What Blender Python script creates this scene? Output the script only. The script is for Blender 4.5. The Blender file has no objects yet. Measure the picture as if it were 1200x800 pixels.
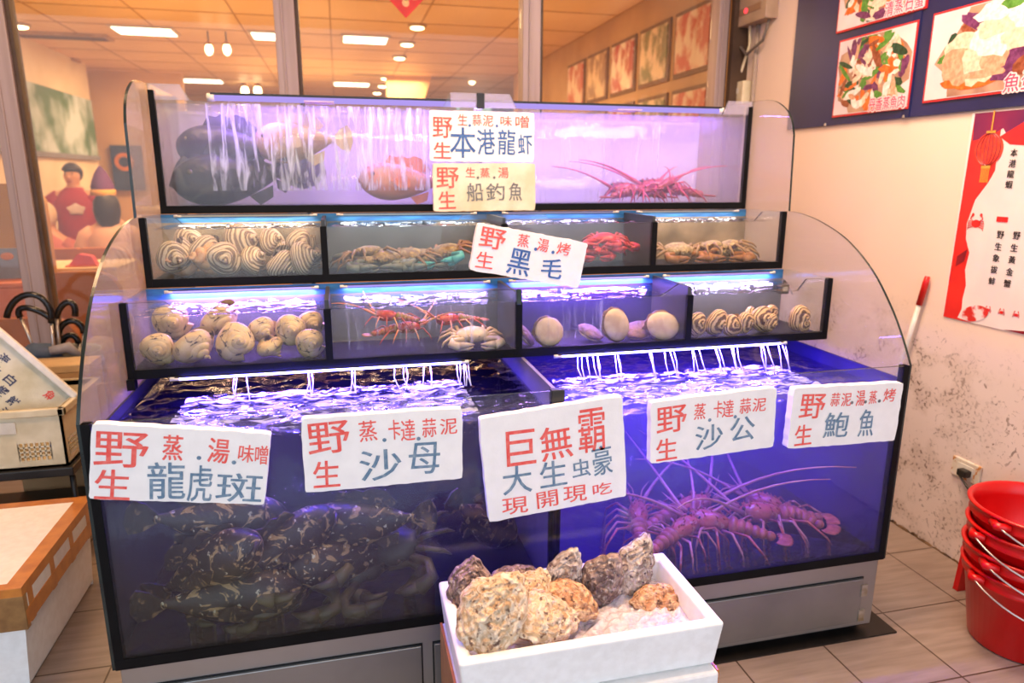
import bpy, bmesh, math, random
from mathutils import Vector, Matrix, noise, Euler
random.seed(7)
SC = bpy.context.scene
COL = SC.collection
PI = math.pi

# ------------------------------------------------------------------ camera
F_PX, PITCH, YAW, ROLL = 817.4, 0.232, 0.239, 0.0027
CAM = Vector((0, -1.6656, 1.45))
FW = Vector((math.sin(YAW)*math.cos(PITCH), math.cos(YAW)*math.cos(PITCH), -math.sin(PITCH)))
RT = Vector((math.cos(YAW), -math.sin(YAW), 0)); UP = RT.cross(FW)
RT, UP = RT*math.cos(ROLL)+UP*math.sin(ROLL), UP*math.cos(ROLL)-RT*math.sin(ROLL)
cd = bpy.data.cameras.new('camera'); cam = bpy.data.objects.new('camera', cd); COL.objects.link(cam)
cam.matrix_world = Matrix(((RT.x, UP.x, -FW.x, CAM.x), (RT.y, UP.y, -FW.y, CAM.y), (RT.z, UP.z, -FW.z, CAM.z), (0, 0, 0, 1)))
cd.sensor_width = 36; cd.lens = F_PX*36/1200; cd.clip_start = .02
cd.dof.use_dof = True; cd.dof.focus_distance = 1.85; cd.dof.aperture_fstop = 2.6
SC.camera = cam
SC.view_settings.view_transform = 'Standard'; SC.view_settings.look = 'None'
SC.view_settings.exposure = 0.0; SC.view_settings.gamma = 1; SC.view_settings.use_curve_mapping = False
SC.cycles.max_bounces = 10; SC.cycles.transparent_max_bounces = 40; SC.cycles.volume_bounces = 1
SC.cycles.sample_clamp_indirect = 6

def at(px, py, ax, v):
    """world point on the plane ax = v behind a pixel of the 1200x800 photo"""
    d = FW + RT*((px-600)/F_PX) + UP*((400-py)/F_PX)
    i = 'xyz'.index(ax)
    return CAM + d*((v-CAM[i])/d[i])

# ------------------------------------------------------------------ light
W = bpy.data.worlds.new('sky'); SC.world = W; W.use_nodes = True
WORLD_STRENGTH = 2.05
nt = W.node_tree; bg = nt.nodes['Background']
bg.inputs['Color'].default_value = (.72, .84, 1.0, 1); bg.inputs['Strength'].default_value = WORLD_STRENGTH

def lamp(name, loc, size, energy, color, rot=(0, 0, 0), size_y=None, parent=None, spread=PI):
    d = bpy.data.lights.new(name, 'AREA'); d.energy = energy; d.color = color; d.size = size
    if size_y: d.shape = 'RECTANGLE'; d.size_y = size_y
    d.spread = spread
    o = bpy.data.objects.new(name, d); COL.objects.link(o); o.location = loc; o.rotation_euler = rot
    if parent:
        o.parent = parent; o.location = Vector(loc)-parent.location
    return o
WARM = (1, .60, .32)
lamp('ceiling_lamp', (.3, -.2, 2.92), .9, 62, WARM, size_y=.3)
lamp('ceiling_lamp', (1.5, .3, 2.92), .6, 62, (1, .70, .48), size_y=.6)
lamp('ceiling_lamp', (-1.3, .8, 2.92), .6, 34, WARM, size_y=.6)
for (lx, ly, le) in ((-1.6, 4.2, 62), (.6, 4.5, 40), (-1.5, 7.8, 70), (.6, 8.2, 70)):
    lamp('dining_lamp', (lx, ly, 2.74), 1.2, le, (1, .66, .34), size_y=.7)
# upward area lamps without fixtures, aimed at the dining room ceiling
for (lx, ly, le) in ((-1.3, 4.5, 30), (-.2, 8.2, 42), (1.3, 4.4, 14)):
    lamp('dining_uplight', (lx, ly, 1.2), .8, le, (1, .60, .26), rot=(PI, 0, 0))
VIO = (.42, .20, 1.0); BLU = (.10, .05, 1.0)

# ------------------------------------------------------------------ helpers
def lin(c):
    f = lambda u: u/12.92 if u <= .04045 else ((u+.055)/1.055)**2.4
    return tuple(f(x/255) for x in c)+(1,)

class MB:
    def __init__(s): s.v = []; s.f = []; s.m = []
    def add(s, vs, fs, m=0, M=None):
        b = len(s.v)
        s.v += [(M @ Vector(v)) if M else Vector(v) for v in vs]
        s.f += [tuple(b+i for i in f) for f in fs]; s.m += [m]*len(fs); return s
    def box(s, x0, x1, y0, y1, z0, z1, m=0, M=None):
        vs = [(x, y, z) for x in (x0, x1) for y in (y0, y1) for z in (z0, z1)]
        return s.add(vs, [(0, 1, 3, 2), (4, 6, 7, 5), (0, 4, 5, 1), (2, 3, 7, 6), (0, 2, 6, 4), (1, 5, 7, 3)], m, M)
    def tube(s, pts, r, n=8, m=0, M=None, flat=1.0):
        pts = [Vector(p) for p in pts]; k = len(pts)
        rs = r if isinstance(r, (list, tuple)) else [r]*k
        vs = []; fs = []; prev = None
        for i, p in enumerate(pts):
            t = (pts[min(i+1, k-1)]-pts[max(i-1, 0)])
            if t.length < 1e-9: t = Vector((0, 0, 1))
            t.normalize()
            a = prev if prev is not None else (Vector((0, 0, 1)) if abs(t.z) < .9 else Vector((1, 0, 0)))
            x = (a-t*a.dot(t))
            if x.length < 1e-6: x = t.orthogonal()
            x.normalize(); prev = x; y = t.cross(x)
            for j in range(n):
                an = 2*PI*j/n; vs.append(p+(x*math.cos(an)*flat+y*math.sin(an))*rs[i])
        for i in range(k-1):
            for j in range(n):
                fs.append((i*n+j, i*n+(j+1) % n, (i+1)*n+(j+1) % n, (i+1)*n+j))
        fs.append(tuple(range(n-1, -1, -1))); fs.append(tuple((k-1)*n+j for j in range(n)))
        return s.add(vs, fs, m, M)
    def lathe(s, prof, n=24, m=0, M=None, cap=True):
        vs = []; fs = []; k = len(prof)
        for r, z in prof:
            for j in range(n): vs.append((r*math.cos(2*PI*j/n), r*math.sin(2*PI*j/n), z))
        for i in range(k-1):
            for j in range(n): fs.append((i*n+j, i*n+(j+1) % n, (i+1)*n+(j+1) % n, (i+1)*n+j))
        if cap: fs.append(tuple(range(n-1, -1, -1))); fs.append(tuple((k-1)*n+j for j in range(n)))
        return s.add(vs, fs, m, M)
    def ell(s, c, r, n=12, k=8, m=0, M=None, f=None):
        c = Vector(c); vs = []; fs = []
        for i in range(k+1):
            th = PI*i/k
            for j in range(n):
                ph = 2*PI*j/n; d = Vector((math.sin(th)*math.cos(ph), math.sin(th)*math.sin(ph), math.cos(th)))
                q = 1 if f is None else f(d)
                vs.append(c+Vector((d.x*r[0], d.y*r[1], d.z*r[2]))*q)
        for i in range(k):
            for j in range(n): fs.append((i*n+j, (i+1)*n+j, (i+1)*n+(j+1) % n, i*n+(j+1) % n))
        return s.add(vs, fs, m, M)
    def prism(s, poly, plane, a, b, m=0, me=None, M=None):
        """polygon in a plane ('xz','yz','xy') extruded from a to b on the third axis"""
        def mk(p, t):
            return {'xz': (p[0], t, p[1]), 'yz': (t, p[0], p[1]), 'xy': (p[0], p[1], t)}[plane]
        n = len(poly); vs = [mk(p, a) for p in poly]+[mk(p, b) for p in poly]
        s.add(vs, [tuple(range(n)), tuple(range(2*n-1, n-1, -1))], m, M)
        return s.add(vs, [(i, (i+1) % n, n+(i+1) % n, n+i) for i in range(n)], m if me is None else me, M)
    def build(s, name, mats, parent=None, smooth=False, bevel=0, local=False, seg=2):
        me = bpy.data.meshes.new(name)
        off = Vector((0, 0, 0))
        if parent is not None and not local:
            q = parent
            while q is not None: off += q.location; q = q.parent
        me.from_pydata([tuple(v-off) for v in s.v], [], s.f)
        mats = mats if isinstance(mats, (list, tuple)) else [mats]
        for mt in mats: me.materials.append(mt)
        for p, mi in zip(me.polygons, s.m): p.material_index = mi; p.use_smooth = smooth
        bm = bmesh.new(); bm.from_mesh(me)
        if smooth: bmesh.ops.remove_doubles(bm, verts=bm.verts, dist=1e-6)
        bmesh.ops.recalc_face_normals(bm, faces=bm.faces); bm.to_mesh(me); bm.free()
        o = bpy.data.objects.new(name, me); COL.objects.link(o)
        if parent is not None: o.parent = parent
        if bevel:
            b = o.modifiers.new('bevel', 'BEVEL'); b.width = bevel; b.segments = seg; b.limit_method = 'ANGLE'
        return o

def tag(o, label=None, cat=None, group=None, kind=None):
    if label: o['label'] = label
    if cat: o['category'] = cat
    if group: o['group'] = group
    if kind: o['kind'] = kind
    return o
def thing(name, label, cat, loc=(0, 0, 0), group=None, rot=None):
    o = bpy.data.objects.new(name, None); COL.objects.link(o); o.location = loc; o.empty_display_size = .05
    if rot: o.rotation_euler = rot
    return tag(o, label, cat, group)
def copy_tree(o, parent=None):
    c = o.copy(); COL.objects.link(c)
    if parent is not None: c.parent = parent
    for ch in [x for x in ALLCH.get(o.name, [])]: copy_tree(ch, c)
    return c
ALLCH = {}
def register(o):
    ALLCH[o.name] = list(o.children)
    for c in o.children: register(c)
def struct(o): o['kind'] = 'structure'; return o

# ------------------------------------------------------------------ materials
def newmat(name):
    m = bpy.data.materials.new(name); m.use_nodes = True
    t = m.node_tree; return m, t, t.nodes['Principled BSDF'], t.nodes['Material Output']
def nd(t, ty, **kw):
    n = t.nodes.new(ty)
    for k, v in kw.items():
        if k in n.inputs.keys(): n.inputs[k].default_value = v
        else: setattr(n, k, v)
    return n
def pm(name, c1, c2=None, scale=10, rough=.6, metal=0, bump=0, bscale=None, spec=.5, detail=4, stretch=(1, 1, 1), lo=.35, hi=.65, emis=None, es=0, alpha=None, sss=0, coat=0):
    m, t, b, o = newmat(name)
    b.inputs['Roughness'].default_value = rough; b.inputs['Metallic'].default_value = metal
    b.inputs['Specular IOR Level'].default_value = spec
    if coat: b.inputs['Coat Weight'].default_value = coat; b.inputs['Coat Roughness'].default_value = .08
    tc = nd(t, 'ShaderNodeTexCoord'); mp = nd(t, 'ShaderNodeMapping'); mp.inputs['Scale'].default_value = stretch
    t.links.new(tc.outputs['Object'], mp.inputs['Vector'])
    if c2 is None: c2 = tuple(max(0, x*.9) for x in c1)
    ns = nd(t, 'ShaderNodeTexNoise', Scale=scale, Detail=detail); t.links.new(mp.outputs[0], ns.inputs['Vector'])
    cr = nd(t, 'ShaderNodeValToRGB'); cr.color_ramp.elements[0].position = lo; cr.color_ramp.elements[1].position = hi
    cr.color_ramp.elements[0].color = lin(c1); cr.color_ramp.elements[1].color = lin(c2)
    t.links.new(ns.outputs['Fac'], cr.inputs['Fac']); t.links.new(cr.outputs['Color'], b.inputs['Base Color'])
    if bump:
        n2 = nd(t, 'ShaderNodeTexNoise', Scale=bscale or scale*2, Detail=5); t.links.new(mp.outputs[0], n2.inputs['Vector'])
        bp = nd(t, 'ShaderNodeBump', Strength=bump, Distance=.01); t.links.new(n2.outputs['Fac'], bp.inputs['Height'])
        t.links.new(bp.outputs[0], b.inputs['Normal'])
    if emis: b.inputs['Emission Color'].default_value = lin(emis); b.inputs['Emission Strength'].default_value = es
    if sss: b.inputs['Subsurface Weight'].default_value = sss; b.inputs['Subsurface Radius'].default_value = (.02, .012, .008); b.inputs['Subsurface Scale'].default_value = .5
    return m
def glassmat(name, tint=(.97, .98, .98), gain=1.0, rough=.01, bump=0, bscale=20, ior=1.45, veil=0, veilc=(.8, .8, .8)):
    m = bpy.data.materials.new(name); m.use_nodes = True; t = m.node_tree; t.nodes.clear()
    o = nd(t, 'ShaderNodeOutputMaterial'); tr = nd(t, 'ShaderNodeBsdfTransparent'); tr.inputs['Color'].default_value = tint+(1,)
    gl = nd(t, 'ShaderNodeBsdfGlossy', Roughness=rough); lw = nd(t, 'ShaderNodeLayerWeight', Blend=.5)
    pw = nd(t, 'ShaderNodeMath', operation='POWER'); pw.inputs[1].default_value = 5; t.links.new(lw.outputs['Facing'], pw.inputs[0])
    f0 = ((ior-1)/(ior+1))**2; fr = nd(t, 'ShaderNodeMath', operation='MULTIPLY_ADD'); fr.inputs[1].default_value = 1-f0; fr.inputs[2].default_value = f0
    t.links.new(pw.outputs[0], fr.inputs[0])
    mu = nd(t, 'ShaderNodeMath', operation='MULTIPLY'); mu.inputs[1].default_value = gain; mu.use_clamp = True
    mx = nd(t, 'ShaderNodeMixShader')
    t.links.new(fr.outputs[0], mu.inputs[0]); t.links.new(mu.outputs[0], mx.inputs[0])
    last = tr.outputs[0]
    if veil:   # pale veil mixed in to imitate haze and reflections on the pane
        df = nd(t, 'ShaderNodeBsdfTranslucent'); df.inputs['Color'].default_value = veilc+(1,)
        df2 = nd(t, 'ShaderNodeBsdfDiffuse'); df2.inputs['Color'].default_value = veilc+(1,)
        ad = nd(t, 'ShaderNodeMixShader'); ad.inputs[0].default_value = .5
        t.links.new(df.outputs[0], ad.inputs[1]); t.links.new(df2.outputs[0], ad.inputs[2])
        m2 = nd(t, 'ShaderNodeMixShader'); m2.inputs[0].default_value = veil
        t.links.new(tr.outputs[0], m2.inputs[1]); t.links.new(ad.outputs[0], m2.inputs[2]); last = m2.outputs[0]
    t.links.new(last, mx.inputs[1]); t.links.new(gl.outputs[0], mx.inputs[2]); t.links.new(mx.outputs[0], o.inputs['Surface'])
    if bump:
        tc = nd(t, 'ShaderNodeTexCoord'); n2 = nd(t, 'ShaderNodeTexNoise', Scale=bscale, Detail=4)
        t.links.new(tc.outputs['Object'], n2.inputs['Vector'])
        bp = nd(t, 'ShaderNodeBump', Strength=bump, Distance=.01); t.links.new(n2.outputs['Fac'], bp.inputs['Height'])
        t.links.new(bp.outputs[0], gl.inputs['Normal']); t.links.new(bp.outputs[0], lw.inputs['Normal'])
    return m
def watermat(name, scol, dens, absorb, adens, bump=.6, bscale=16, gain=1.0):
    m = glassmat(name, (1, 1, 1), gain, .02, bump, bscale, 1.33); t = m.node_tree
    o = [n for n in t.nodes if n.type == 'OUTPUT_MATERIAL'][0]
    sc = nd(t, 'ShaderNodeVolumeScatter', Density=dens, Anisotropy=.2); sc.inputs['Color'].default_value = scol+(1,)
    ab = nd(t, 'ShaderNodeVolumeAbsorption', Density=adens); ab.inputs['Color'].default_value = absorb+(1,)
    a = nd(t, 'ShaderNodeAddShader'); t.links.new(sc.outputs[0], a.inputs[0]); t.links.new(ab.outputs[0], a.inputs[1])
    t.links.new(a.outputs[0], o.inputs['Volume']); return m
def emit(name, c, s):
    m = bpy.data.materials.new(name); m.use_nodes = True; t = m.node_tree; t.nodes.clear()
    o = nd(t, 'ShaderNodeOutputMaterial'); e = nd(t, 'ShaderNodeEmission', Strength=s); e.inputs['Color'].default_value = tuple(c)+(1,)
    t.links.new(e.outputs[0], o.inputs['Surface']); return m
def streakmat(name, stretch, scale, lo, hi, col=(.9, .93, 1), maxa=.85):
    """broken white water: streaks of foam with clear gaps between"""
    m = bpy.data.materials.new(name); m.use_nodes = True; t = m.node_tree; t.nodes.clear()
    o = nd(t, 'ShaderNodeOutputMaterial'); tr = nd(t, 'ShaderNodeBsdfTransparent')
    d = nd(t, 'ShaderNodeBsdfDiffuse'); d.inputs['Color'].default_value = col+(1,)
    tl = nd(t, 'ShaderNodeBsdfTranslucent'); tl.inputs['Color'].default_value = col+(1,)
    ms = nd(t, 'ShaderNodeMixShader'); ms.inputs[0].default_value = .45
    t.links.new(d.outputs[0], ms.inputs[1]); t.links.new(tl.outputs[0], ms.inputs[2])
    tc = nd(t, 'ShaderNodeTexCoord'); mp = nd(t, 'ShaderNodeMapping'); mp.inputs['Scale'].default_value = stretch
    ns = nd(t, 'ShaderNodeTexNoise', Scale=scale, Detail=6, Roughness=.6, Distortion=.6); cr = nd(t, 'ShaderNodeValToRGB')
    cr.color_ramp.elements[0].position = lo; cr.color_ramp.elements[1].position = hi
    cr.color_ramp.elements[0].color = (0, 0, 0, 1); cr.color_ramp.elements[1].color = (maxa, maxa, maxa, 1)
    mx = nd(t, 'ShaderNodeMixShader')
    t.links.new(tc.outputs['Object'], mp.inputs[0]); t.links.new(mp.outputs[0], ns.inputs['Vector']); t.links.new(ns.outputs['Fac'], cr.inputs[0])
    t.links.new(cr.outputs[0], mx.inputs[0]); t.links.new(tr.outputs[0], mx.inputs[1]); t.links.new(ms.outputs[0], mx.inputs[2]); t.links.new(mx.outputs[0], o.inputs['Surface'])
    return m
def patchmat(name, base, base2, spots, scale, th=(.5, .58), rough=.4, spots2=None, scale2=40, th2=(.64, .7), bump=.3, warp=1.5):
    """skin with irregular blotches and small flecks"""
    m, t, b, o = newmat(name); b.inputs['Roughness'].default_value = rough
    tc = nd(t, 'ShaderNodeTexCoord')
    def ramp(src, p, c0, c1):
        r = nd(t, 'ShaderNodeValToRGB'); r.color_ramp.elements[0].position, r.color_ramp.elements[1].position = p
        r.color_ramp.elements[0].color = c0; r.color_ramp.elements[1].color = c1; t.links.new(src, r.inputs[0]); return r.outputs[0]
    n0 = nd(t, 'ShaderNodeTexNoise', Scale=scale*.6, Detail=3); t.links.new(tc.outputs['Object'], n0.inputs['Vector'])
    c = ramp(n0.outputs['Fac'], (.35, .65), lin(base), lin(base2))
    n1 = nd(t, 'ShaderNodeTexNoise', Scale=scale, Detail=5, Distortion=warp); t.links.new(tc.outputs['Object'], n1.inputs['Vector'])
    k = ramp(n1.outputs['Fac'], th, (0, 0, 0, 1), (1, 1, 1, 1))
    mx = nd(t, 'ShaderNodeMix', data_type='RGBA'); t.links.new(k, mx.inputs[0]); t.links.new(c, mx.inputs[6]); mx.inputs[7].default_value = lin(spots); c = mx.outputs[2]
    if spots2:
        n2 = nd(t, 'ShaderNodeTexNoise', Scale=scale2, Detail=2); t.links.new(tc.outputs['Object'], n2.inputs['Vector'])
        k2 = ramp(n2.outputs['Fac'], th2, (0, 0, 0, 1), (1, 1, 1, 1))
        m2 = nd(t, 'ShaderNodeMix', data_type='RGBA'); t.links.new(k2, m2.inputs[0]); t.links.new(c, m2.inputs[6]); m2.inputs[7].default_value = lin(spots2); c = m2.outputs[2]
    t.links.new(c, b.inputs['Base Color'])
    bp = nd(t, 'ShaderNodeBump', Strength=bump, Distance=.01); t.links.new(n1.outputs['Fac'], bp.inputs['Height']); t.links.new(bp.outputs[0], b.inputs['Normal'])
    return m

M = {}
M['glass'] = glassmat('tank_glass', (.96, .975, .97), .8, veil=.028, veilc=(.85, .85, .85)); M['big_glass'] = glassmat('big_tank_glass', (.96, .975, .97), .8, veil=.014, veilc=(.85, .85, .85))
M['side_glass'] = glassmat('side_glass', (.93, .93, .93), .9, veil=.20, veilc=(.85, .8, .78))
M['tab_glass'] = M['glass']; M['glow_veil_glass'] = glassmat('glow_veil_glass', (.95, .95, .97), .8, veil=.24, veilc=(.85, .8, .95))
M['window_glass'] = glassmat('window_glass', (.96, .95, .93), .9, veil=.03, veilc=(.9, .8, .7))
M['edge'] = pm('glass_edge', (20, 30, 30), (40, 52, 50), rough=.25)
M['seal'] = pm('black_silicone', (7, 7, 9), (13, 14, 16), rough=.6, spec=.15)
M['blue_board'] = pm('blue_back_board', (40, 110, 165), (24, 76, 128), 14, .45, stretch=(1, 1, 6))
M['grey_board'] = pm('grey_back_board', (92, 98, 98), (66, 72, 72), 6, .6)
M['tan_board'] = pm('tan_back_board', (150, 132, 104), (104, 92, 72), 8, .6)
M['white_board'] = pm('white_back_board', (200, 190, 226), (186, 174, 214), 5, .5)
M['dark_board'] = pm('dark_back_board', (12, 12, 13), (20, 19, 18), 6, .6)
M['deep_blue_board'] = pm('deep_blue_back_board', (46, 34, 96), (30, 22, 64), 4, .6)
M['steel'] = pm('brushed_steel', (168, 168, 166), (156, 156, 154), 3, .34, .8)
M['steel_door'] = pm('steel_door', (152, 154, 154), (136, 138, 138), 4, .32, .8)
M['dark_gap'] = pm('shadow_gap', (14, 14, 14), (22, 22, 22), rough=.8)
M['foam_white'] = pm('white_foam', (242, 241, 238), (234, 232, 228), 40, .75, bump=.06, bscale=180)
M['foam_sign'] = pm('sign_foam', (246, 245, 242), (240, 239, 236), 22, .7, bump=.05, bscale=160)
M['foam_old'] = pm('stained_foam', (232, 228, 208), (205, 198, 168), 9, .75, bump=.1, bscale=160)
M['red_ink'] = pm('red_marker_ink', (232, 84, 76), (240, 128, 116), 60, .7, lo=.4, hi=.75)
M['blue_ink'] = pm('blue_marker_ink', (94, 126, 152), (146, 166, 182), 60, .7, lo=.4, hi=.75)
M['navy_ink'] = pm('bright_blue_marker_ink', (50, 92, 158), (92, 132, 186), 60, .7, lo=.4, hi=.75)
M['grey_ink'] = pm('grey_marker_ink', (96, 100, 104), (140, 142, 140), 60, .7, lo=.4, hi=.75)
M['wall'] = None
M['orange_tape'] = pm('orange_packing_tape', (206, 130, 50), (180, 104, 38), 20, .3, coat=.4)
M['brown_tape'] = pm('brown_packing_tape', (160, 120, 70), (126, 90, 50), 20, .3, coat=.4)
M['red_plastic'] = pm('red_bucket_plastic', (206, 12, 14), (190, 8, 12), 8, .28, sss=0)
M['wire'] = pm('galvanised_wire', (215, 210, 205), (180, 178, 176), 8, .3, .8)
M['white_plastic'] = pm('white_plastic', (225, 222, 212), (205, 200, 188), 12, .45)
M['cream_plastic'] = pm('cream_plastic', (228, 218, 190), (208, 196, 164), 12, .45)
M['black_plastic'] = pm('black_plastic', (22, 22, 24), (34, 33, 34), 12, .4)
M['frame'] = pm('window_frame_metal', (172, 154, 154), (160, 142, 140), 3, .5, .25, stretch=(12, 12, .4))
M['frame_dark'] = pm('frame_dark_strip', (82, 62, 48), (62, 46, 36), 6, .5, .1)

# ------------------------------------------------------------------ setting
def floor_mat():
    m, t, b, o = newmat('floor_tile'); b.inputs['Roughness'].default_value = .38
    tc = nd(t, 'ShaderNodeTexCoord'); mp = nd(t, 'ShaderNodeMapping'); mp.inputs['Location'].default_value = (-1.735+.31*20, -.085+.322*20, 0)
    br = nd(t, 'ShaderNodeTexBrick'); br.offset = 0; br.squash = 1
    br.inputs['Scale'].default_value = 1; br.inputs['Mortar Size'].default_value = .003; br.inputs['Brick Width'].default_value = .31; br.inputs['Row Height'].default_value = .322
    br.inputs['Color1'].default_value = lin((150, 134, 124)); br.inputs['Color2'].default_value = lin((158, 142, 132)); br.inputs['Mortar'].default_value = lin((84, 66, 54))
    ns = nd(t, 'ShaderNodeTexNoise', Scale=5, Detail=6); mp2 = nd(t, 'ShaderNodeMapping'); mp2.inputs['Scale'].default_value = (1, 9, 1)
    cr = nd(t, 'ShaderNodeValToRGB'); cr.color_ramp.elements[0].position = .3; cr.color_ramp.elements[1].position = .7
    cr.color_ramp.elements[0].color = (.72, .70, .68, 1); cr.color_ramp.elements[1].color = (1, 1, 1, 1)
    mx = nd(t, 'ShaderNodeMix', data_type='RGBA', blend_type='MULTIPLY'); mx.inputs[0].default_value = 1
    t.links.new(tc.outputs['Object'], mp.inputs[0]); t.links.new(mp.outputs[0], br.inputs['Vector'])
    t.links.new(tc.outputs['Object'], mp2.inputs[0]); t.links.new(mp2.outputs[0], ns.inputs['Vector']); t.links.new(ns.outputs['Fac'], cr.inputs[0])
    t.links.new(br.outputs['Color'], mx.inputs[6]); t.links.new(cr.outputs[0], mx.inputs[7]); t.links.new(mx.outputs[2], b.inputs['Base Color'])
    bp = nd(t, 'ShaderNodeBump', Strength=.3, Distance=.004); bp.invert = True; t.links.new(br.outputs['Fac'], bp.inputs['Height']); t.links.new(bp.outputs[0], b.inputs['Normal'])
    return m
def wall_mat():
    m, t, b, o = newmat('stained_cream_wall'); b.inputs['Roughness'].default_value = .7
    tc = nd(t, 'ShaderNodeTexCoord')
    def N(scale, detail=4, dist=0):
        n = nd(t, 'ShaderNodeTexNoise', Scale=scale, Detail=detail, Distortion=dist); t.links.new(tc.outputs['Object'], n.inputs['Vector']); return n.outputs['Fac']
    def R(src, a, c):
        r = nd(t, 'ShaderNodeMapRange'); r.inputs[1].default_value = a; r.inputs[2].default_value = c; r.clamp = True; t.links.new(src, r.inputs[0]); return r.outputs[0]
    def MUL(a, c):
        k = nd(t, 'ShaderNodeMath', operation='MULTIPLY'); t.links.new(a, k.inputs[0])
        if isinstance(c, (int, float)): k.inputs[1].default_value = c
        else: t.links.new(c, k.inputs[1])
        return k.outputs[0]
    sp = nd(t, 'ShaderNodeSeparateXYZ'); t.links.new(tc.outputs['Object'], sp.inputs[0])
    low = R(sp.outputs['Z'], .98, .72)                   # mould and scuffs only on the lower wall
    near = R(sp.outputs['Y'], .12, .62)
    blot = MUL(MUL(R(N(9, 6), .46, .60), low), near)
    fleck = MUL(R(N(70, 3), .55, .63), blot)
    scuff = MUL(MUL(R(N(24, 5, 2.5), .60, .66), R(N(5, 3), .42, .58)), low)
    base = nd(t, 'ShaderNodeValToRGB'); base.color_ramp.elements[0].color = lin((228, 206, 190)); base.color_ramp.elements[1].color = lin((236, 214, 198)); t.links.new(N(3), base.inputs[0])
    c = base.outputs[0]
    for fac, col, w in ((low, (214, 202, 200), .75), (blot, (176, 156, 142), .45), (fleck, (92, 70, 54), .95), (scuff, (104, 86, 76), .75)):
        mx = nd(t, 'ShaderNodeMix', data_type='RGBA'); t.links.new(MUL(fac, w), mx.inputs[0]); t.links.new(c, mx.inputs[6]); mx.inputs[7].default_value = lin(col); c = mx.outputs[2]
    t.links.new(c, b.inputs['Base Color']); return m
M['floor'] = floor_mat(); M['wall'] = wall_mat()
XW, YW = 2.26, 2.15       # right wall face, window wall
struct(MB().box(-6, 6, -7, YW, -.1, 0).build('floor', M['floor']))
struct(MB().box(XW, XW+.15, -2.4, YW+.05, 0, 3).build('wall_right', M['wall']))
M['ceil'] = pm('plaster_ceiling', (214, 206, 196), (200, 190, 180), 4, .8)
struct(MB().box(-3.6, XW+.15, -2.4, YW, 3, 3.1).build('ceiling', M['ceil']))  # unseen slab, shaped to block overhead sky and let frontal sky in
M['brownwall'] = pm('brown_panel_wall', (150, 112, 84), (120, 90, 66), 3, .6)
struct(MB().box(-3.7, -3.6, -2.4, YW, 0, 3).build('wall_left_light_block', M['brownwall']))  # unseen wall added to block light from the left
# dirt line and crumbling grout at the foot of the wall
def dirty_skirt():
    mb = MB(); y = YW
    while y > -1:
        h = random.uniform(.002, .008); w = random.uniform(.03, .08)
        mb.prism([(y, 0), (y-w, 0), (y-w*.8, h), (y-w*.3, h*1.3)], 'yz', XW-random.uniform(.005, .013), XW); y -= w
    return mb
struct(dirty_skirt().build('trim_1', pm('grubby_grout', (120, 92, 64), (40, 30, 24), 30, .9)))
# window wall : mullions
MX = [-1.445, -.21, 1.02, 2.12]
for i, x in enumerate(MX):
    mb = MB(); w = .048 if i < 3 else .03
    mb.box(x-w, x+w, YW-.05, YW+.05, 0, 2.95); mb.box(x-w*.35, x-w*.15, YW-.058, YW-.05, 0, 2.95)
    mb.box(x+w, x+w+.018, YW-.03, YW+.04, 0, 2.95, 1)
    struct(mb.build('trim_%d' % (i+2), [M['frame'], M['frame_dark']], bevel=.003))
xs = [-2.7]+MX
for i in range(4):
    struct(MB().box(xs[i]+.05, xs[i+1]-.05, YW-.004, YW+.004, .06, 2.95).build('window_%d' % (i+1), M['window_glass']))
struct(MB().box(-2.75, -2.65, YW-.05, YW+.05, 0, 2.95).build('trim_7', M['frame']))
struct(MB().box(-3.6, -2.75, YW-.05, YW+.05, 0, 3).build('wall_back', M['brownwall']))
struct(MB().box(-2.65, 2.2, YW-.05, YW+.05, 0, .06).build('trim_8', M['frame']))
struct(MB().box(-2.75, XW, YW-.05, YW+.05, 2.95, 3.0).build('trim_9', M['frame']))

# ------------------------------------------------------------------ dining room behind the windows
ZC = 2.8; YB = 12.0; XL_ = -3.0
M['ceiling_warm'] = pm('dining_ceiling', (232, 196, 146), (222, 184, 132), 1.5, .5)
M['din_floor'] = pm('dining_floor', (176, 128, 88), (150, 104, 70), 2, .4)
M['din_wall'] = pm('dining_wall', (222, 190, 150), (206, 172, 130), 2, .7)
struct(MB().box(-5.2, 5.2, YW+.05, YB, ZC, ZC+.1).build('ceiling', M['ceiling_warm']))
struct(MB().box(-5.2, 5.2, YW, YB, -.1, 0).build('floor', M['din_floor']))
struct(MB().box(-5.2, 5.2, YB, YB+.1, 0, ZC).build('wall_rear', M['din_wall']))
struct(MB().box(-5.3, -5.2, YW, YB, 0, ZC).build('wall_dining_left', M['din_wall']))
struct(MB().box(2.42, 2.52, YW+.05, 8.2, 0, ZC).build('wall_dining_right', pm('tan_dining_wall', (204, 164, 110), (182, 142, 92), 2, .5)))
struct(MB().box(5.2, 5.3, YW, YB, 0, ZC).build('wall_dining_far', M['din_wall']))
struct(MB().box(-5.2, -2.75, YW-.05, YW+.05, 0, ZC).build('wall_dining_front', M['brownwall']))
# ceiling tile joints
mb = MB()
for k in range(1, 14): mb.box(-5.2, 5.2, YW+k*.75, YW+k*.75+.012, ZC-.004, ZC)
for k in range(-6, 7): mb.box(k*.8, k*.8+.012, YW+.06, YB, ZC-.004, ZC)
struct(mb.build('trim_10', pm('ceiling_joint', (176, 132, 84), (160, 116, 72), 3, .6)))
M['lamp_on'] = emit('lit_diffuser', (1, .84, .60), 7); M['bulb'] = emit('lit_bulb', (1, .70, .36), 14); M['lamp_rim'] = pm('lamp_rim', (210, 190, 160), None, rough=.4)
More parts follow.
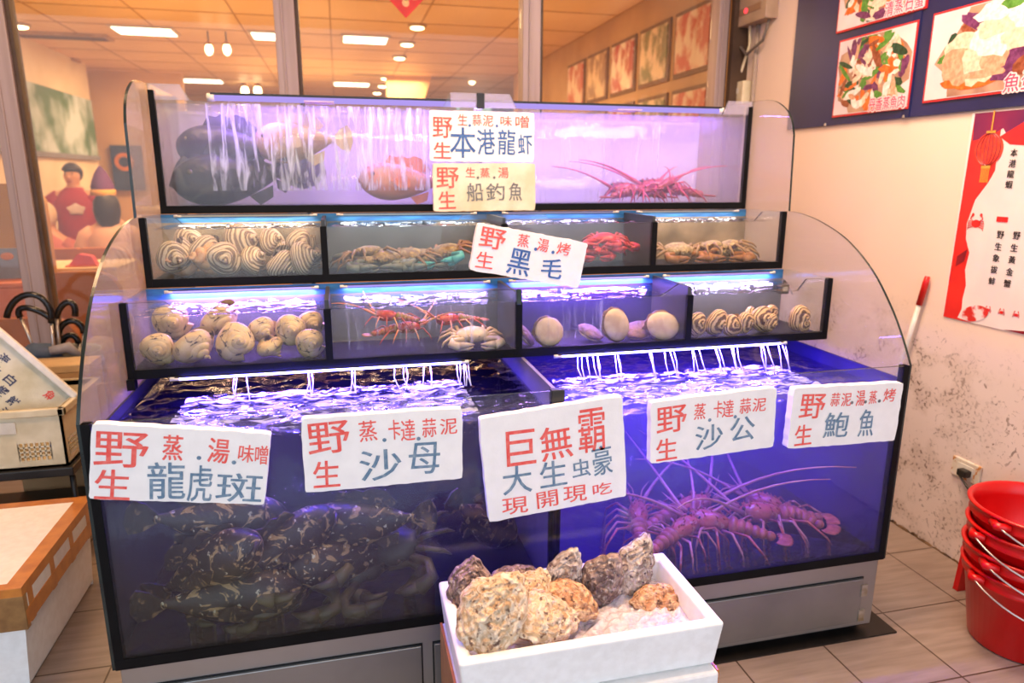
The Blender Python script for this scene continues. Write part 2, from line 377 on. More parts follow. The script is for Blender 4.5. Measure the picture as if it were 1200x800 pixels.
# recessed ceiling panels
pan = [((170, 37), .50, 'pale lit ceiling panel nearest the left window mullion'), ((125, 92), .62, 'brightest long ceiling panel, above the wall mural'),
       ((237, 95), .52, 'lit ceiling panel low down, just left of the wall sconces'), ((428, 47), .42, 'dim ceiling panel left of the red diamond paper'),
       ((412, 99), .50, 'bright ceiling panel low over the top tank, in the middle window'), ((318, 43), .34, 'small ceiling panel beside the middle mullion')]
for (p, w, lb) in pan:
    c = at(p[0], p[1], 'z', ZC-.02); t = thing('ceiling_light', lb, 'ceiling light', c, 'ceiling panels in the dining room')
    MB().box(c.x-w/2-.03, c.x+w/2+.03, c.y-.19, c.y+.19, ZC-.02, ZC-.001).build('frame', M['lamp_rim'], t)
    MB().box(c.x-w/2, c.x+w/2, c.y-.16, c.y+.16, ZC-.026, ZC-.018).build('diffuser', M['lamp_on'], t)
dl = [(489, 32, 'first and largest ceiling downlight below the red diamond paper'), (477, 52, 'second ceiling downlight below the red diamond paper'), (468, 68, 'third ceiling downlight below the red diamond paper'),
      (452, 92, 'upper one of the three small far downlights over the top tank'), (448, 101, 'middle one of the three small far downlights over the top tank'), (442, 109, 'lowest of the three small far downlights over the top tank'),
      (24, 31, 'round downlight right beside the left window mullion'), (60, 80, 'small downlight above the wall mural'), (88, 91, 'small downlight left of the brightest ceiling panel'), (111, 101, 'tiny downlight under the brightest ceiling panel')]
for (x, y, lb) in dl:
    c = at(x, y, 'z', ZC-.02); t = thing('downlight', lb, 'downlight', c, 'round downlights in the dining room')
    Mt = Matrix.Translation(c); MB().lathe([(.085, .018), (.085, 0), (.07, -.004)], 16, M=Mt).build('rim', M['lamp_rim'], t, True)
    MB().lathe([(.06, .004), (.06, -.012), (.03, -.02)], 16, M=Mt).build('bulb', M['bulb'], t, True)
# air diffusers
for (x, y, lb) in ((75, 43, 'dark slotted air vent in the ceiling left of the first panel'), (45, 70, 'air vent in the far left of the ceiling')):
    c = at(x, y, 'z', ZC-.02); t = thing('ceiling_vent', lb, 'vent', c)
    MB().box(c.x-.42, c.x+.42, c.y-.12, c.y+.12, ZC-.03, ZC-.001).build('frame', pm('vent_frame', (190, 150, 104), None, rough=.5), t)
    q = MB()
    for k in range(4): q.box(c.x-.38, c.x+.38, c.y-.09+k*.05, c.y-.07+k*.05, ZC-.036, ZC-.03)
    q.build('slats', pm('vent_slat', (120, 88, 60), None), t)
# pendant pairs on the columns
for (x, y, Y, lb) in ((245, 58, 6.0, 'left lamp of the upper pair of glowing wall sconces'), (266, 58, 6.0, 'right lamp of the upper pair of glowing wall sconces'),
                      (287, 107, 10.0, 'left lamp of the lower pair of glowing sconces'), (302, 107, 10.0, 'right lamp of the lower pair of glowing sconces'), (553, 92, 9.0, 'glowing yellow lamp in front of the leafy window')):
    c = at(x, y, 'y', Y); t = thing('pendant_lamp', lb, 'pendant lamp', c, 'glowing pendant lamps'); Mt = Matrix.Translation(c); r = .045 if Y < 8 else .07
    MB().tube([c+Vector((0, 0, r)), (c.x, c.y, ZC)], .006, 6).build('cord', M['frame_dark'], t)
    MB().ell(c, (r*.8, r*.8, r*1.2)).build('bulb', M['bulb'], t, True)
    MB().lathe([(r*.9, r*.9), (r*.5, r*1.5), (r*.2, r*1.7)], 14, M=Mt).build('cap', pm('brass_cap', (190, 140, 70), None, metal=.7, rough=.3), t, True)
# mural on a side screen
MUR = pm('mural_print', (70, 110, 60), (188, 206, 214), 2.2, .6, lo=.4, hi=.6)
c1 = at(107, 117, 'y', 8.5); xm = c1.x
t = thing('mural_panel', 'green and pale blue landscape mural on the screen behind the person in red', 'mural', (xm, 7.2, 1.7))
MB().box(xm-.03, xm, 5.6, 8.5, 1.69, 2.36).build('print', MUR, t); MB().box(xm-.04, xm+.006, 5.55, 8.55, 1.64, 1.69).build('rail', pm('mural_rail', (130, 130, 140), None), t)
struct(MB().box(xm-.12, xm-.04, 5.4, 8.6, 0, ZC).build('wall_screen', pm('pale_screen_wall', (236, 222, 196), (220, 200, 170), 2, .6)))
q0 = at(107, 150, 'y', 9.2)
struct(MB().box(q0.x, q0.x+1.2, 9.2, 9.3, 0, ZC).build('wall_column', pm('peach_column', (230, 188, 132), (216, 170, 116), 2, .6)))
pc = at(143, 195, 'y', 9.1)
t = thing('wall_poster', 'dark blue poster with an orange ring behind the curved tank side', 'poster', pc)
MB().box(pc.x-.13, pc.x+.25, 9.12, 9.19, pc.z-.32, pc.z+.28).build('sheet', pm('navy_print', (40, 52, 84), (56, 70, 104), 3), t)
q = MB(); Mt = Matrix.Translation((pc.x+.03, 9.115, pc.z+.06)) @ Matrix.Rotation(PI/2, 4, 'X')
q.lathe([(.07, 0), (.12, 0), (.12, .004), (.07, .004), (.07, 0)], 20, M=Mt, cap=False).build('ring', pm('orange_print', (222, 130, 60), None), t)
# window to a leafy outside and dark column at the back
oc0, oc1 = at(535, 118, 'y', YB-.02), at(575, 5, 'y', YB-.02)
def leafy():
    m = bpy.data.materials.new('leafy_daylight'); m.use_nodes = True; t = m.node_tree; t.nodes.clear()
    o = nd(t, 'ShaderNodeOutputMaterial'); e = nd(t, 'ShaderNodeEmission', Strength=1.1); tc = nd(t, 'ShaderNodeTexCoord'); n = nd(t, 'ShaderNodeTexNoise', Scale=2.6, Detail=5)
    cr = nd(t, 'ShaderNodeValToRGB'); cr.color_ramp.elements[0].position = .42; cr.color_ramp.elements[1].position = .56
    cr.color_ramp.elements[0].color = lin((120, 150, 80)); cr.color_ramp.elements[1].color = lin((236, 244, 250))
    t.links.new(tc.outputs['Object'], n.inputs['Vector']); t.links.new(n.outputs['Fac'], cr.inputs[0]); t.links.new(cr.outputs[0], e.inputs['Color']); t.links.new(e.outputs[0], o.inputs['Surface']); return m
struct(MB().box(oc0.x, oc1.x, YB-.03, YB, 1.0, oc1.z).build('window_5', leafy()))
struct(MB().box(oc1.x, oc1.x+.42, YB-.5, YB-.05, 0, ZC).build('trim_11', pm('dark_column', (92, 66, 66), (72, 52, 56), 3)))
# curved pale soffit edge before the leafy window
a0, a1, a2 = at(548, 0, 'y', 8.6), at(515, 60, 'y', 8.6), at(496, 120, 'y', 8.6)
struct(MB().prism([(a0.x-1.6, ZC), (a0.x, ZC), (a1.x, a1.z), (a2.x, a2.z), (a2.x-.5, a2.z), (a2.x-.5, a1.z)], 'xz', 8.6, 8.7).build('trim_12', pm('curved_soffit', (220, 180, 128), (206, 164, 112), 2)))

# diamond paper on the glass
dcc = at(475, -8, 'y', YW-.01); hw = .115
t = thing('paper_diamond', 'red diamond paper decoration stuck on the middle window glass', 'paper decoration', (dcc.x, YW-.006, dcc.z))
MB().prism([(dcc.x-hw, dcc.z), (dcc.x, dcc.z-hw), (dcc.x+hw, dcc.z), (dcc.x, dcc.z+hw)], 'xz', YW-.009, YW-.006).build('sheet', pm('red_paper', (224, 44, 40), (208, 32, 34), 20, .5), t)
q = MB()
for (dx, dz, r) in ((0, .01, .045), (-.045, -.005, .024), (.045, -.005, .024), (0, -.045, .018)):
    q.lathe([(r, 0), (r, .002)], 18, M=Matrix.Translation((dcc.x+dx, YW-.009, dcc.z+dz)) @ Matrix.Rotation(PI/2, 4, 'X'))
q.build('gold_print', pm('gold_print', (240, 200, 120), (236, 160, 120), 60, .4), t)

# posters on the dining room right wall (food prints in a slanted grid)
foodish = [pm('food_print_%d' % i, a, b_, 7, .4, lo=.42, hi=.58) for i, (a, b_) in enumerate((((200, 84, 50), (236, 214, 184)), ((150, 110, 70), (226, 196, 150)), ((180, 70, 60), (238, 226, 206)), ((120, 120, 70), (232, 208, 170))))]
k = 0
for r_ in range(2):
    for c_ in range(5):
        y0 = 2.75+c_*.62; z0 = 1.62+r_*.52
        t = thing('menu_photo', '%s food photo from the near end of the dining wall, %s row' % (('first', 'second', 'third', 'fourth', 'fifth')[c_], ('lower', 'upper')[r_]), 'framed photo', (2.40, y0, z0), 'food photos on the dining room wall')
        MB().box(2.405, 2.42, y0, y0+.54, z0, z0+.44).build('frame', pm('photo_frame', (128, 96, 66), None), t)
        MB().box(2.398, 2.405, y0+.03, y0+.51, z0+.03, z0+.41).build('print', foodish[(k*3+r_) % 4], t); k += 1

# ------------------------------------------------------------------ text
GC = {}
def glyph(ch, off=.010):
    if (ch, off) in GC: return GC[(ch, off)]
    cu = bpy.data.curves.new('glyph', 'FONT'); cu.body = ch; cu.size = 1; cu.offset = off; cu.resolution_u = 3
    o = bpy.data.objects.new('glyph', cu); COL.objects.link(o)
    dg = bpy.context.evaluated_depsgraph_get(); dg.update(); ev = o.evaluated_get(dg); me = ev.to_mesh()
    vs = [v.co.copy() for v in me.vertices]; fs = [tuple(p.vertices) for p in me.polygons]; ev.to_mesh_clear()
    bpy.data.objects.remove(o); bpy.data.curves.remove(cu)
    if vs:
        x0, x1 = min(v.x for v in vs), max(v.x for v in vs); y0, y1 = min(v.y for v in vs), max(v.y for v in vs)
        vs = [((v.x-x0)/max(x1-x0, 1e-4)-.5, (v.y-y0)/max(y1-y0, 1e-4)-.5) for v in vs]
    GC[(ch, off)] = (vs, fs); return GC[(ch, off)]
def put_glyph(mb, ch, x, z, w, h, y, tilt=0, M=None, off=.010):
    vs, fs = glyph(ch, 0); c, s = math.cos(tilt), math.sin(tilt)
    e = .0007 if off > .02 else .0005 if off > .017 else .0003
    for k, (dx, dz) in enumerate(((-e, -e*.6), (e, e*.6), (-e, e*.6), (e, -e*.6))):
        mb.add([(x+dx+u*w*c-v*h*s, y-k*3e-5, z+dz+u*w*s+v*h*c) for u, v in vs], fs, 0, M)
def dot(mb, x, z, y, r=.0045):
    n = 8; mb.add([(x+r*math.cos(2*PI*i/n), y, z+r*math.sin(2*PI*i/n)) for i in range(n)], [tuple(range(n))])

# ------------------------------------------------------------------ the tiered tanks
XL, XR = -.591, 1.623
Z0, ZA, ZB, ZT, ZD = .27, .906, 1.116, 1.326, 1.742
YB1, YC1, YD1, YDB = .371, .660, .944, 1.38
TH = .008
def pane(poly, y): return MB().prism(poly, 'xz', y, y+TH, 0, 1)
def weir(x0, x1, zb, zlow, ztop, tabs):
    """front pane outline with raised corner tabs: tabs = [(xa, xb, slope_left, slope_right)]"""
    top = []
    for (xa, xb, sl, sr) in tabs:
        top += ([(xa-sl, zlow)] if sl else []) + [(xa, ztop), (xb, ztop)] + ([(xb+sr, zlow)] if sr else [])
    return [(x0, zb)]+[p for p in top]+[(x1, zb)]
# stand ----------------------------------------------------------------------
st = thing('steel_stand', 'stainless steel stand with low doors under the large lower tank', 'stand', ((XL+XR)/2, .4, 0))
MB().box(XL+.004, XR-.004, .012, .80, .03, .268).build('body', M['steel'], st, bevel=.003)
MB().box(XL+.03, XR-.03, .04, .78, 0, .03).build('plinth', M['dark_gap'], st)
for (x0, x1, hx) in ((-.56, .155, -1), (.19, .82, 1), (.85, 1.565, 1)):
    d = MB().box(x0, x1, .002, .012, .05, .205).build('door', M['steel_door'], st, bevel=.002)
    xx = x1 if hx > 0 else x0
    for zz in (.075, .165): MB().box(xx-.008, xx+.014, -.002, .004, zz-.02, zz+.02).build('hinge', pm('hinge_metal', (190, 188, 180), (150, 140, 110), 40, .35, .8), d)
    g = MB().box(x0-.004, x1+.004, .0105, .0125, .046, .209).build('door_gap', M['dark_gap'], st)
dm = MB().box(.35, 1.70, -.018, .10, .0005, .006).build('gap_strip', pm('gap_black', (18, 16, 15), (30, 26, 22), 20, .35)); tag(dm, 'thin black strip standing in for the dark gap under the front edge of the stand', 'mat')  # black strip stands in for the dark gap along the stand base

# large lower tank -------------------------------------------------------------
XDV = .53
A = thing('aquarium', 'large lower aquarium of two bays with curved glass ends on the steel stand', 'aquarium', ((XL+XR)/2, .4, Z0))
pane([(XL, Z0), (XL, ZA), (XR, ZA), (XR, Z0)], 0).build('front_pane', [M['big_glass'], M['edge']], A)
curve = [(0, ZA), (.038, .972), (.10, 1.06), (.20, 1.165), (.33, 1.25), (.47, 1.30), (.58, 1.322), (.655, 1.328), (.668, 1.60), (.69, 1.655), (.735, 1.70), (.82, 1.735), (.945, 1.742), (YDB+.01, 1.742)]
def smooth_curve(p, n=5):
    out = []
    for i in range(len(p)-1):
        p0, p1, p2, p3 = p[max(i-1, 0)], p[i], p[i+1], p[min(i+2, len(p)-1)]
        for k in range(n):
            u = k/n; out.append(tuple(.5*(2*b_+(c_-a_)*u+(2*a_-5*b_+4*c_-d_)*u*u+(3*b_-a_-3*c_+d_)*u**3) for a_, b_, c_, d_ in zip(p0, p1, p2, p3)))
    return out+[p[-1]]
curve = smooth_curve(curve[:8])+smooth_curve(curve[8:])
side = [(0, Z0)]+curve+[(YDB+.01, ZA), (.82, ZA), (.82, Z0)]
for x in (XL-TH, XR): MB().prism(side, 'yz', x, x+TH, 0, 1).build('curved_side_panel', [M['side_glass'], M['edge']], A)
MB().box(XL, XR, TH, .82, Z0, Z0+.012).build('bottom_panel', M['seal'], A)
MB().box(XL, XDV, .79, .80, Z0+.012, ZA).build('back_panel', M['dark_board'], A)
MB().box(XDV, XR, .79, .80, Z0+.012, ZA).build('back_panel', M['deep_blue_board'], A)
MB().box(XDV-.005, XDV+.005, TH, .79, Z0+.012, ZA-.004).build('divider', pm('violet_white_divider', (120, 114, 136), (104, 100, 120), 6, .4), A)
for x in (XL, XR-.006): MB().box(x, x+.006, .02, .79, Z0, ZA-.045).build('dark_end_panel', M['dark_board'] if x < 0 else M['deep_blue_board'], A)
for x in (XL, XR-.02): MB().box(x, x+.02, -.002, .02, Z0, ZA).build('corner_seal', M['seal'], A)
MB().box(XDV-.016, XDV+.016, .008, .02, Z0, ZA-.03).build('divider_seal', M['seal'], A)
MB().box(XL, XR, -.003, .012, Z0, Z0+.028).build('bottom_seal', M['seal'], A)
MB().box(XDV-.018, XDV+.018, -.004, .02, ZA-.03, ZA+.003).build('clip', M['black_plastic'], A, bevel=.002)
MB().box(XL, XL+.02, .36, .39, ZA-.03, ZA).build('corner_seal', M['seal'], A)

def row_tank(label, y0, y1, zb, zt, zlow, divs, tabs, boards, blue_top, name='aquarium'):
    t = thing(name, label, 'aquarium', ((XL+XR)/2, (y0+y1)/2, zb))
    x0, x1 = XL+.003, XR-.003
    pane(weir(x0, x1, zb, zlow, zt, tabs), y0).build('front_pane', [M['tab_glass'], M['edge']], t)
    MB().box(x0, x1, y0+TH, y1, zb, zb+.012).build('bottom_panel', M['seal'], t)
    MB().box(x0, x1, y0-.002, y0+.014, zb-.002, zb+.024).build('bottom_seal', M['seal'], t)
    for x in (x0, x1-.018): MB().box(x, x+.018, y0-.003, y0+.016, zb, zt-(.0 if zt < 1.5 else .02)).build('corner_seal', M['seal'], t)
    for x in (x0, x1-.006): MB().box(x, x+.006, y0+.016, y1, zb, zt).build('side_pane', M['glass'], t)
    ed = [x0]+divs+[x1]
    for i in range(len(ed)-1):
        MB().box(ed[i], ed[i+1], y1-.012, y1-.004, zb+.012, zlow if blue_top else zt-.05).build('back_panel', boards[i], t)
    if blue_top: MB().box(x0, x1, y1-.012, y1-.004, zlow, zt-.004).build('blue_back_strip', M['blue_board'], t)
    for i, x in enumerate(divs):
        MB().box(x-.006, x+.006, y0+TH, y1-.012, zb+.012, zt-.012).build('divider', M['side_glass'] if y0 > .9 else pm('divider_panel', (64, 66, 66), (44, 46, 48), 5, .4), t)
        if y0 < .9: MB().box(x-.010, x+.010, y0-.003, y0+.012, zb, zlow).build('divider_seal', M['seal'], t)
    return t
DB = [-.05, .518, 1.092]; DC = [-.054, .54, 1.09]
B = row_tank('lower step of four small tanks, its front edge directly over the big bays', YB1, YC1, ZA, ZB, 1.078, DB,
             [(XL+.003, -.475, 0, .05), (.425, .66, .03, .04), (1.05, 1.10, .06, .012), (1.52, XR-.003, .03, 0)],
             [M['grey_board'], M['grey_board'], M['deep_blue_board'], M['grey_board']], True)
Ct = row_tank('upper step of four small tanks, directly under the top tank', YC1, YD1, ZB, ZT, 1.294, DC,
              [(XL+.003, -.487, 0, .03), (.40, .68, .03, .03), (1.52, XR-.003, .03, 0)],
              [M['tan_board'], M['grey_board'], M['grey_board'], M['tan_board']], True)
D = row_tank('top tank along the back, two tall lavender bays with raised glass tabs', YD1, YDB, ZT, ZD, 1.691, [.516],
             [(XL+.003, -.49, 0, .03), (.407, .624, .028, .028), (1.51, XR-.003, .02, 0)],
             [M['white_board'], M['white_board']], False)
MB().box(.516-.014, .516+.014, YD1-.006, YD1+.014, 1.69, ZD+.002).build('clip', M['black_plastic'], D, bevel=.002)
MB().box(DB[1]-.008, DB[1]+.008, YB1-.005, YB1+.012, 1.07, ZB+.001).build('clip', pm('mossy_clip', (60, 78, 60), (36, 46, 40), 20), B, bevel=.002)
# small black float valve at the right end of the lower step
vc = at(917, 340, 'y', .56)
vt = thing('float_valve', 'tiny black valve at the water line in the right end of the lower step', 'valve', vc)
MB().box(vc.x-.018, vc.x+.018, vc.y-.015, vc.y+.015, vc.z-.012, vc.z+.022).build('housing', M['black_plastic'], vt, bevel=.003)
MB().box(vc.x-.009, vc.x+.009, vc.y-.018, vc.y-.014, vc.z-.002, vc.z+.014).build('port', pm('pale_port', (170, 180, 160), None), vt)
MB().tube([vc+Vector((.01, .01, .02)), vc+Vector((.03, .04, .03)), vc+Vector((.07, .06, .0)), vc+Vector((.1, .08, -.03))], .004).build('hose', M['black_plastic'], vt, True)

# water ---------------------------------------------------------------------
def water_body(name, label, x0, x1, y0, y1, z0, z1, mat, amp, nx, ny, freq, box=True, cat='water'):
    mb = MB(); vs = []; fs = []
    for j in range(ny+1):
        for i in range(nx+1):
            x = x0+(x1-x0)*i/nx; y = y0+(y1-y0)*j/ny
            e = min(1, min(i, nx-i, j, ny-j)/2)
            z = z1+amp*e*(noise.noise((x*freq, y*freq*1.6, z1*7))+.6*noise.noise((x*freq*2.7, y*freq*3.5, 3)))
            vs.append((x, y, z))
    n1 = nx+1
    for j in range(ny):
        for i in range(nx): fs.append((j*n1+i, j*n1+i+1, (j+1)*n1+i+1, (j+1)*n1+i))
    if box:
        b = len(vs); ring = [i for i in range(n1)]+[j*n1+nx for j in range(1, ny+1)]+[ny*n1+i for i in range(nx-1, -1, -1)]+[j*n1 for j in range(ny-1, 0, -1)]
        for r in ring: vs.append((vs[r][0], vs[r][1], z0))
        m = len(ring)
        for i in range(m): fs.append((ring[i], b+i, b+(i+1) % m, ring[(i+1) % m]))
        fs.append(tuple(b+i for i in range(m)))
    mb.add(vs, fs); o = mb.build(name, mat, None, True); tag(o, label, cat, 'water in the tanks', 'stuff'); return o
WS = glassmat('rippled_water', (1, 1, 1), 1.1, .02, .5, 26, 1.33)
water_body('water', 'rippled water filling the left bay of the large lower tank', XL+.012, XDV-.008, .012, .786, Z0+.03, .836,
           watermat('dark_water', (.5, .40, .8), .10, (.22, .20, .30), 2.4, .5, 22, 1.3), .010, 90, 60, 13)
water_body('water', 'violet rippled water filling the right bay of the large lower tank', XDV+.008, XR-.012, .012, .786, Z0+.03, .818,
           watermat('violet_water', (.55, .40, .95), .34, (.30, .20, .50), 1.7, .5, 22, 1.3), .010, 90, 60, 13)
for nm, dv, y0, y1, z in (('lower step', DB, YB1, YC1, 1.074), ('upper step', DC, YC1, YD1, 1.290)):
    ed = [XL+.02]+dv+[XR-.02]
    for i in range(4):
        water_body('water', 'water surface in the %s tank of the %s' % (('leftmost', 'second', 'third', 'rightmost')[i], nm), ed[i]+.01, ed[i+1]-.01, y0+.012, y1-.016, z-.1, z, WS, .006, 40, 22, 24, False)
DWM = watermat('lavender_water', (.78, .68, 1.0), 1.1, (.8, .7, 1), .3, .4, 22)
water_body('water', 'cloudy lavender water in the left bay of the top tank', XL+.012, .508, YD1+.010, YDB-.014, ZT+.02, 1.684, DWM, .004, 50, 20, 16)
water_body('water', 'cloudy lavender water in the right bay of the top tank', .524, XR-.012, YD1+.010, YDB-.014, ZT+.02, 1.684, DWM, .004, 50, 20, 16)

# LED bars ---------------------------------------------------------------------
def led_bar(label, x0, x1, y, z, power, color, es, ecol, r=.008):
    t = thing('led_light_bar', label, 'light bar', ((x0+x1)/2, y, z), 'light bars over the water')
    MB().tube([(x0, y, z), (x1, y, z)], r, 10).build('tube', emit('led_glow', ecol, es), t, True)
    MB().box(x0, x1, y-r*.9, y+r*.9, z+r*.7, z+r*1.4).build('housing', M['black_plastic'], t)
    for x in (x0, x1): MB().tube([(x-.012, y, z), (x+.012, y, z)], r*1.25, 10).build('end_cap', M['white_plastic'], t, True)
    lamp('led_lamp', ((x0+x1)/2, y, z-r-.004), x1-x0, power, color, size_y=.03, parent=t)
    return t
led_bar('glowing bar under the lower step over the left bay', -.467, .345, .355, .903, 42, BLU, 36, (.16, .14, 1), .0045)
led_bar('glowing bar under the lower step over the right bay', .64, 1.44, .355, .903, 54, BLU, 36, (.16, .14, 1), .0045)
tl = led_bar('long violet light tube lying across the rim of the top tank', -.41, 1.53, 1.03, 1.712, 14, (.36, .17, 1.0), .9, (.52, .38, 1), .011)
for x in (-.05, 1.10): MB().box(x-.05, x+.05, .95, 1.04, 1.698, 1.703).build('bracket', pm('clear_bracket', (190, 170, 220), None, rough=.2), tl)
for (xa, xb) in ((XL+.006, -.49), (.407, .624), (1.51, XR-.006)):
    MB().prism([(xa, 1.692), (xa, ZD), (xb, ZD), (xb+(.026 if xb < 1.6 else 0), 1.692)] if xa < 1.5 else [(xa-.018, 1.692), (xa, ZD), (xb, ZD), (xb, 1.692)], 'xz', YD1-.002, YD1-.0005).build('tab_glow_veil', M['glow_veil_glass'], D)  # milky veil stands in for lavender light caught by the clear tabs
led_bar('added short light bar under the upper step over the leftmost small tank', -.52, -.09, .63, 1.104, 6.5, VIO, 1.6, (.45, .35, 1), .004)  # bars added to light the lower step; no fixture shows there
led_bar('added short light bar under the upper step over the second small tank', 0.0, .47, .63, 1.104, 2.6, (.55, .36, 1), 1, (.45, .35, 1), .004)
led_bar('added short light bar under the upper step over the third small tank', .56, 1.05, .63, 1.104, 8, VIO, 1.6, (.45, .35, 1), .004)
led_bar('added short light bar under the upper step over the rightmost small tank', 1.13, 1.56, .63, 1.104, 2.4, (.72, .5, .9), 1, (.6, .4, .9), .004)
for i, (x0, x1, pw, cl) in enumerate(((-.53, -.09, .8, (1, .8, .62)), (0, .48, .5, (.8, .85, .9)), (.6, 1.04, .5, (.75, .6, 1)), (1.14, 1.56, .5, (.95, .8, .75)))):  # bars added under the top tank to light the upper step
    led_bar('added short light bar under the top tank over the %s tank of the upper step' % ('leftmost', 'second', 'third', 'rightmost')[i], x0, x1, .91, 1.318, pw*.95, cl, .5, cl, .003)

# foam and falling water -----------------------------------------------------------
FO = streakmat('surface_foam', (1, 2.6, 1), 17, .47, .60, col=(.66, .72, .8))
def foam(label, x0, x1, y0, y1, z):
    nx, ny = 70, 36; vs = []; fs = []
    for j in range(ny+1):
        for i in range(nx+1):
            x = x0+(x1-x0)*i/nx; y = y0+(y1-y0)*j/ny; vs.append((x, y, z+.007*noise.noise((x*26, y*40, 1))+.004*noise.noise((x*70, y*90, 4))))
    for j in range(ny):
        for i in range(nx): fs.append((j*(nx+1)+i, j*(nx+1)+i+1, (j+1)*(nx+1)+i+1, (j+1)*(nx+1)+i))
    mb = MB(); mb.add(vs, fs); tag(mb.build('foam', FO, None, True), label, 'foam', None, 'stuff')
foam('churning foam on the water of the left bay below the light bar', -.44, .33, .04, .36, .846)
foam('churning foam on the water of the right bay below the light bar', .62, 1.42, .06, .36, .828)
def film(label, x0, x1, y, z0, z1, m):
    nx = 60; nz = 8; vs = []; fs = []
    for j in range(nz+1):
        for i in range(nx+1):
            x = x0+(x1-x0)*i/nx; vs.append((x, y+.008*noise.noise((x*30, 0, j*.3)), z0+(z1-z0)*j/nz))
    for j in range(nz):
        for i in range(nx): fs.append((j*(nx+1)+i, j*(nx+1)+i+1, (j+1)*(nx+1)+i+1, (j+1)*(nx+1)+i))
    mb = MB(); mb.add(vs, fs); return tag(mb.build('falling_water', m, None, True), label, 'falling water', None, 'stuff')
FF = streakmat('falling_streaks', (1, 1, .11), 52, .46, .64, maxa=.95)
FF2 = streakmat('fine_falling_streaks', (1, 1, .06), 60, .54, .74, maxa=.4)
film('broken white curtain of water falling behind the glass of the top left bay', -.42, .33, YD1+.022, 1.40, 1.688, FF)
film('faint water curtain behind the glass of the top right bay', .72, 1.25, YD1+.022, 1.36, 1.688, FF2)
film('thin water streaks inside the second small tank of the lower step', .0, .42, YB1+.02, .95, 1.07, FF2)
film('thin water streaks inside the third small tank of the lower step', .60, .80, YB1+.02, .95, 1.07, FF2)
def spouts(label, xs_, y, z0, z1):
    mb = MB()
    for x in xs_:
        for k in range(3):
            xx = x+random.uniform(-.02, .02); mb.tube([(xx, y+.01, z1), (xx+random.uniform(-.006, .006), y-.015, (z0+z1)/2), (xx+random.uniform(-.012, .012), y-.04, z0)], [.0010, .0013, .002], 6)
    tag(mb.build('falling_water', pm('white_water', (235, 240, 250), None, rough=.2), None, True), label, 'falling water', None, 'stuff')
spouts('little white spouts falling into the left bay under the light bar', [-.30, -.12, .0, .15, .22, .33, .34], .352, .840, .905)
spouts('little white spouts falling into the right bay under the light bar', [.72, .77, .83, .95, 1.02, 1.12, 1.2, 1.26, 1.36, 1.44], .352, .822, .905)

# ------------------------------------------------------------------ price signs
def sign(label, corners, y, texts, foam, depth=.024, seed=1):
    """hand lettered foam board: photo corners on the plane y give its size, tilt and place"""
    rnd = random.Random(seed)
    tlc, trc, brc, blc = [at(px, py, 'y', y) for px, py in corners]
    c = (tlc+trc+brc+blc)/4; ux = ((trc-tlc)+(brc-blc))/2; uz = ((tlc-blc)+(trc-brc))/2
    w = ux.length; h = uz.length; an = math.atan2(ux.z, ux.x)
    t = thing('price_sign', label, 'sign', c, 'foam price signs', (0, -an, 0))
    out = []
    def edge(a, b_, n, nx, nz):
        for i in range(n):
            f = i/n; j = rnd.uniform(-.0012, .0012); out.append((a[0]+(b_[0]-a[0])*f+nx*j, a[1]+(b_[1]-a[1])*f+nz*j))
    r = .008; W2, H2 = w/2, h/2
    edge((-W2+r, H2), (W2-r, H2), 22, 0, 1); edge((W2-r*.3, H2-r*.3), (W2, H2-r), 1, 0, 0)
    edge((W2, H2-r), (W2, -H2+r), 10, 1, 0); edge((W2-r*.3, -H2+r*.3), (W2-r, -H2), 1, 0, 0)
    edge((W2-r, -H2), (-W2+r, -H2), 22, 0, 1); edge((-W2+r*.3, -H2+r*.3), (-W2, -H2+r), 1, 0, 0)
    edge((-W2, -H2+r), (-W2, H2-r), 10, 1, 0); edge((-W2+r*.3, H2-r*.3), (-W2+r, H2), 1, 0, 0)
    MB().prism(out, 'xz', 0, depth).build('board', foam, t, bevel=.003, local=True)
    groups = {}
    for tx in texts:
        ch, u, v, gw, gh, ink = tx
        mb = groups.setdefault((ink, ink == R_ and u > .27), MB())
        x = (u-.5)*w; z = (.5-v)*h
        if ch == '.': dot(mb, x, z, -.0012, .0052)
        else: put_glyph(mb, ch, x, z, gw*w, gh*h, -.0012, rnd.uniform(-.05, .05), off=(.024 if gh*h > .055 else .016) if ink in ('red_ink', 'navy_ink') else .018)
    for (ink, small), mb in groups.items(): mb.build('red_small_lettering' if small else {'red_ink': 'red_lettering', 'blue_ink': 'blue_lettering', 'navy_ink': 'blue_lettering', 'grey_ink': 'grey_lettering'}[ink], M[ink], t, local=True)
    return t
R_, B_, N_, G_ = 'red_ink', 'blue_ink', 'navy_ink', 'grey_ink'
YS = -.032
sign('leftmost white foam price sign on the large tank, six character words over 龍虎斑', [(107, 496), (315, 508), (313, 591), (104, 585)], YS,
     [('野', .165, .32, .29, .46, R_), ('生', .125, .79, .19, .40, R_), ('蒸', .445, .26, .11, .34, R_), ('.', .595, .38, 0, 0, B_), ('湯', .705, .27, .12, .33, R_), ('.', .797, .42, 0, 0, B_), ('味', .865, .29, .09, .24, R_), ('噌', .955, .30, .075, .26, R_),
      ('龍', .42, .71, .21, .50, B_), ('虎', .61, .73, .14, .50, B_), ('斑', .84, .77, .27, .40, B_)], M['foam_sign'], seed=1)
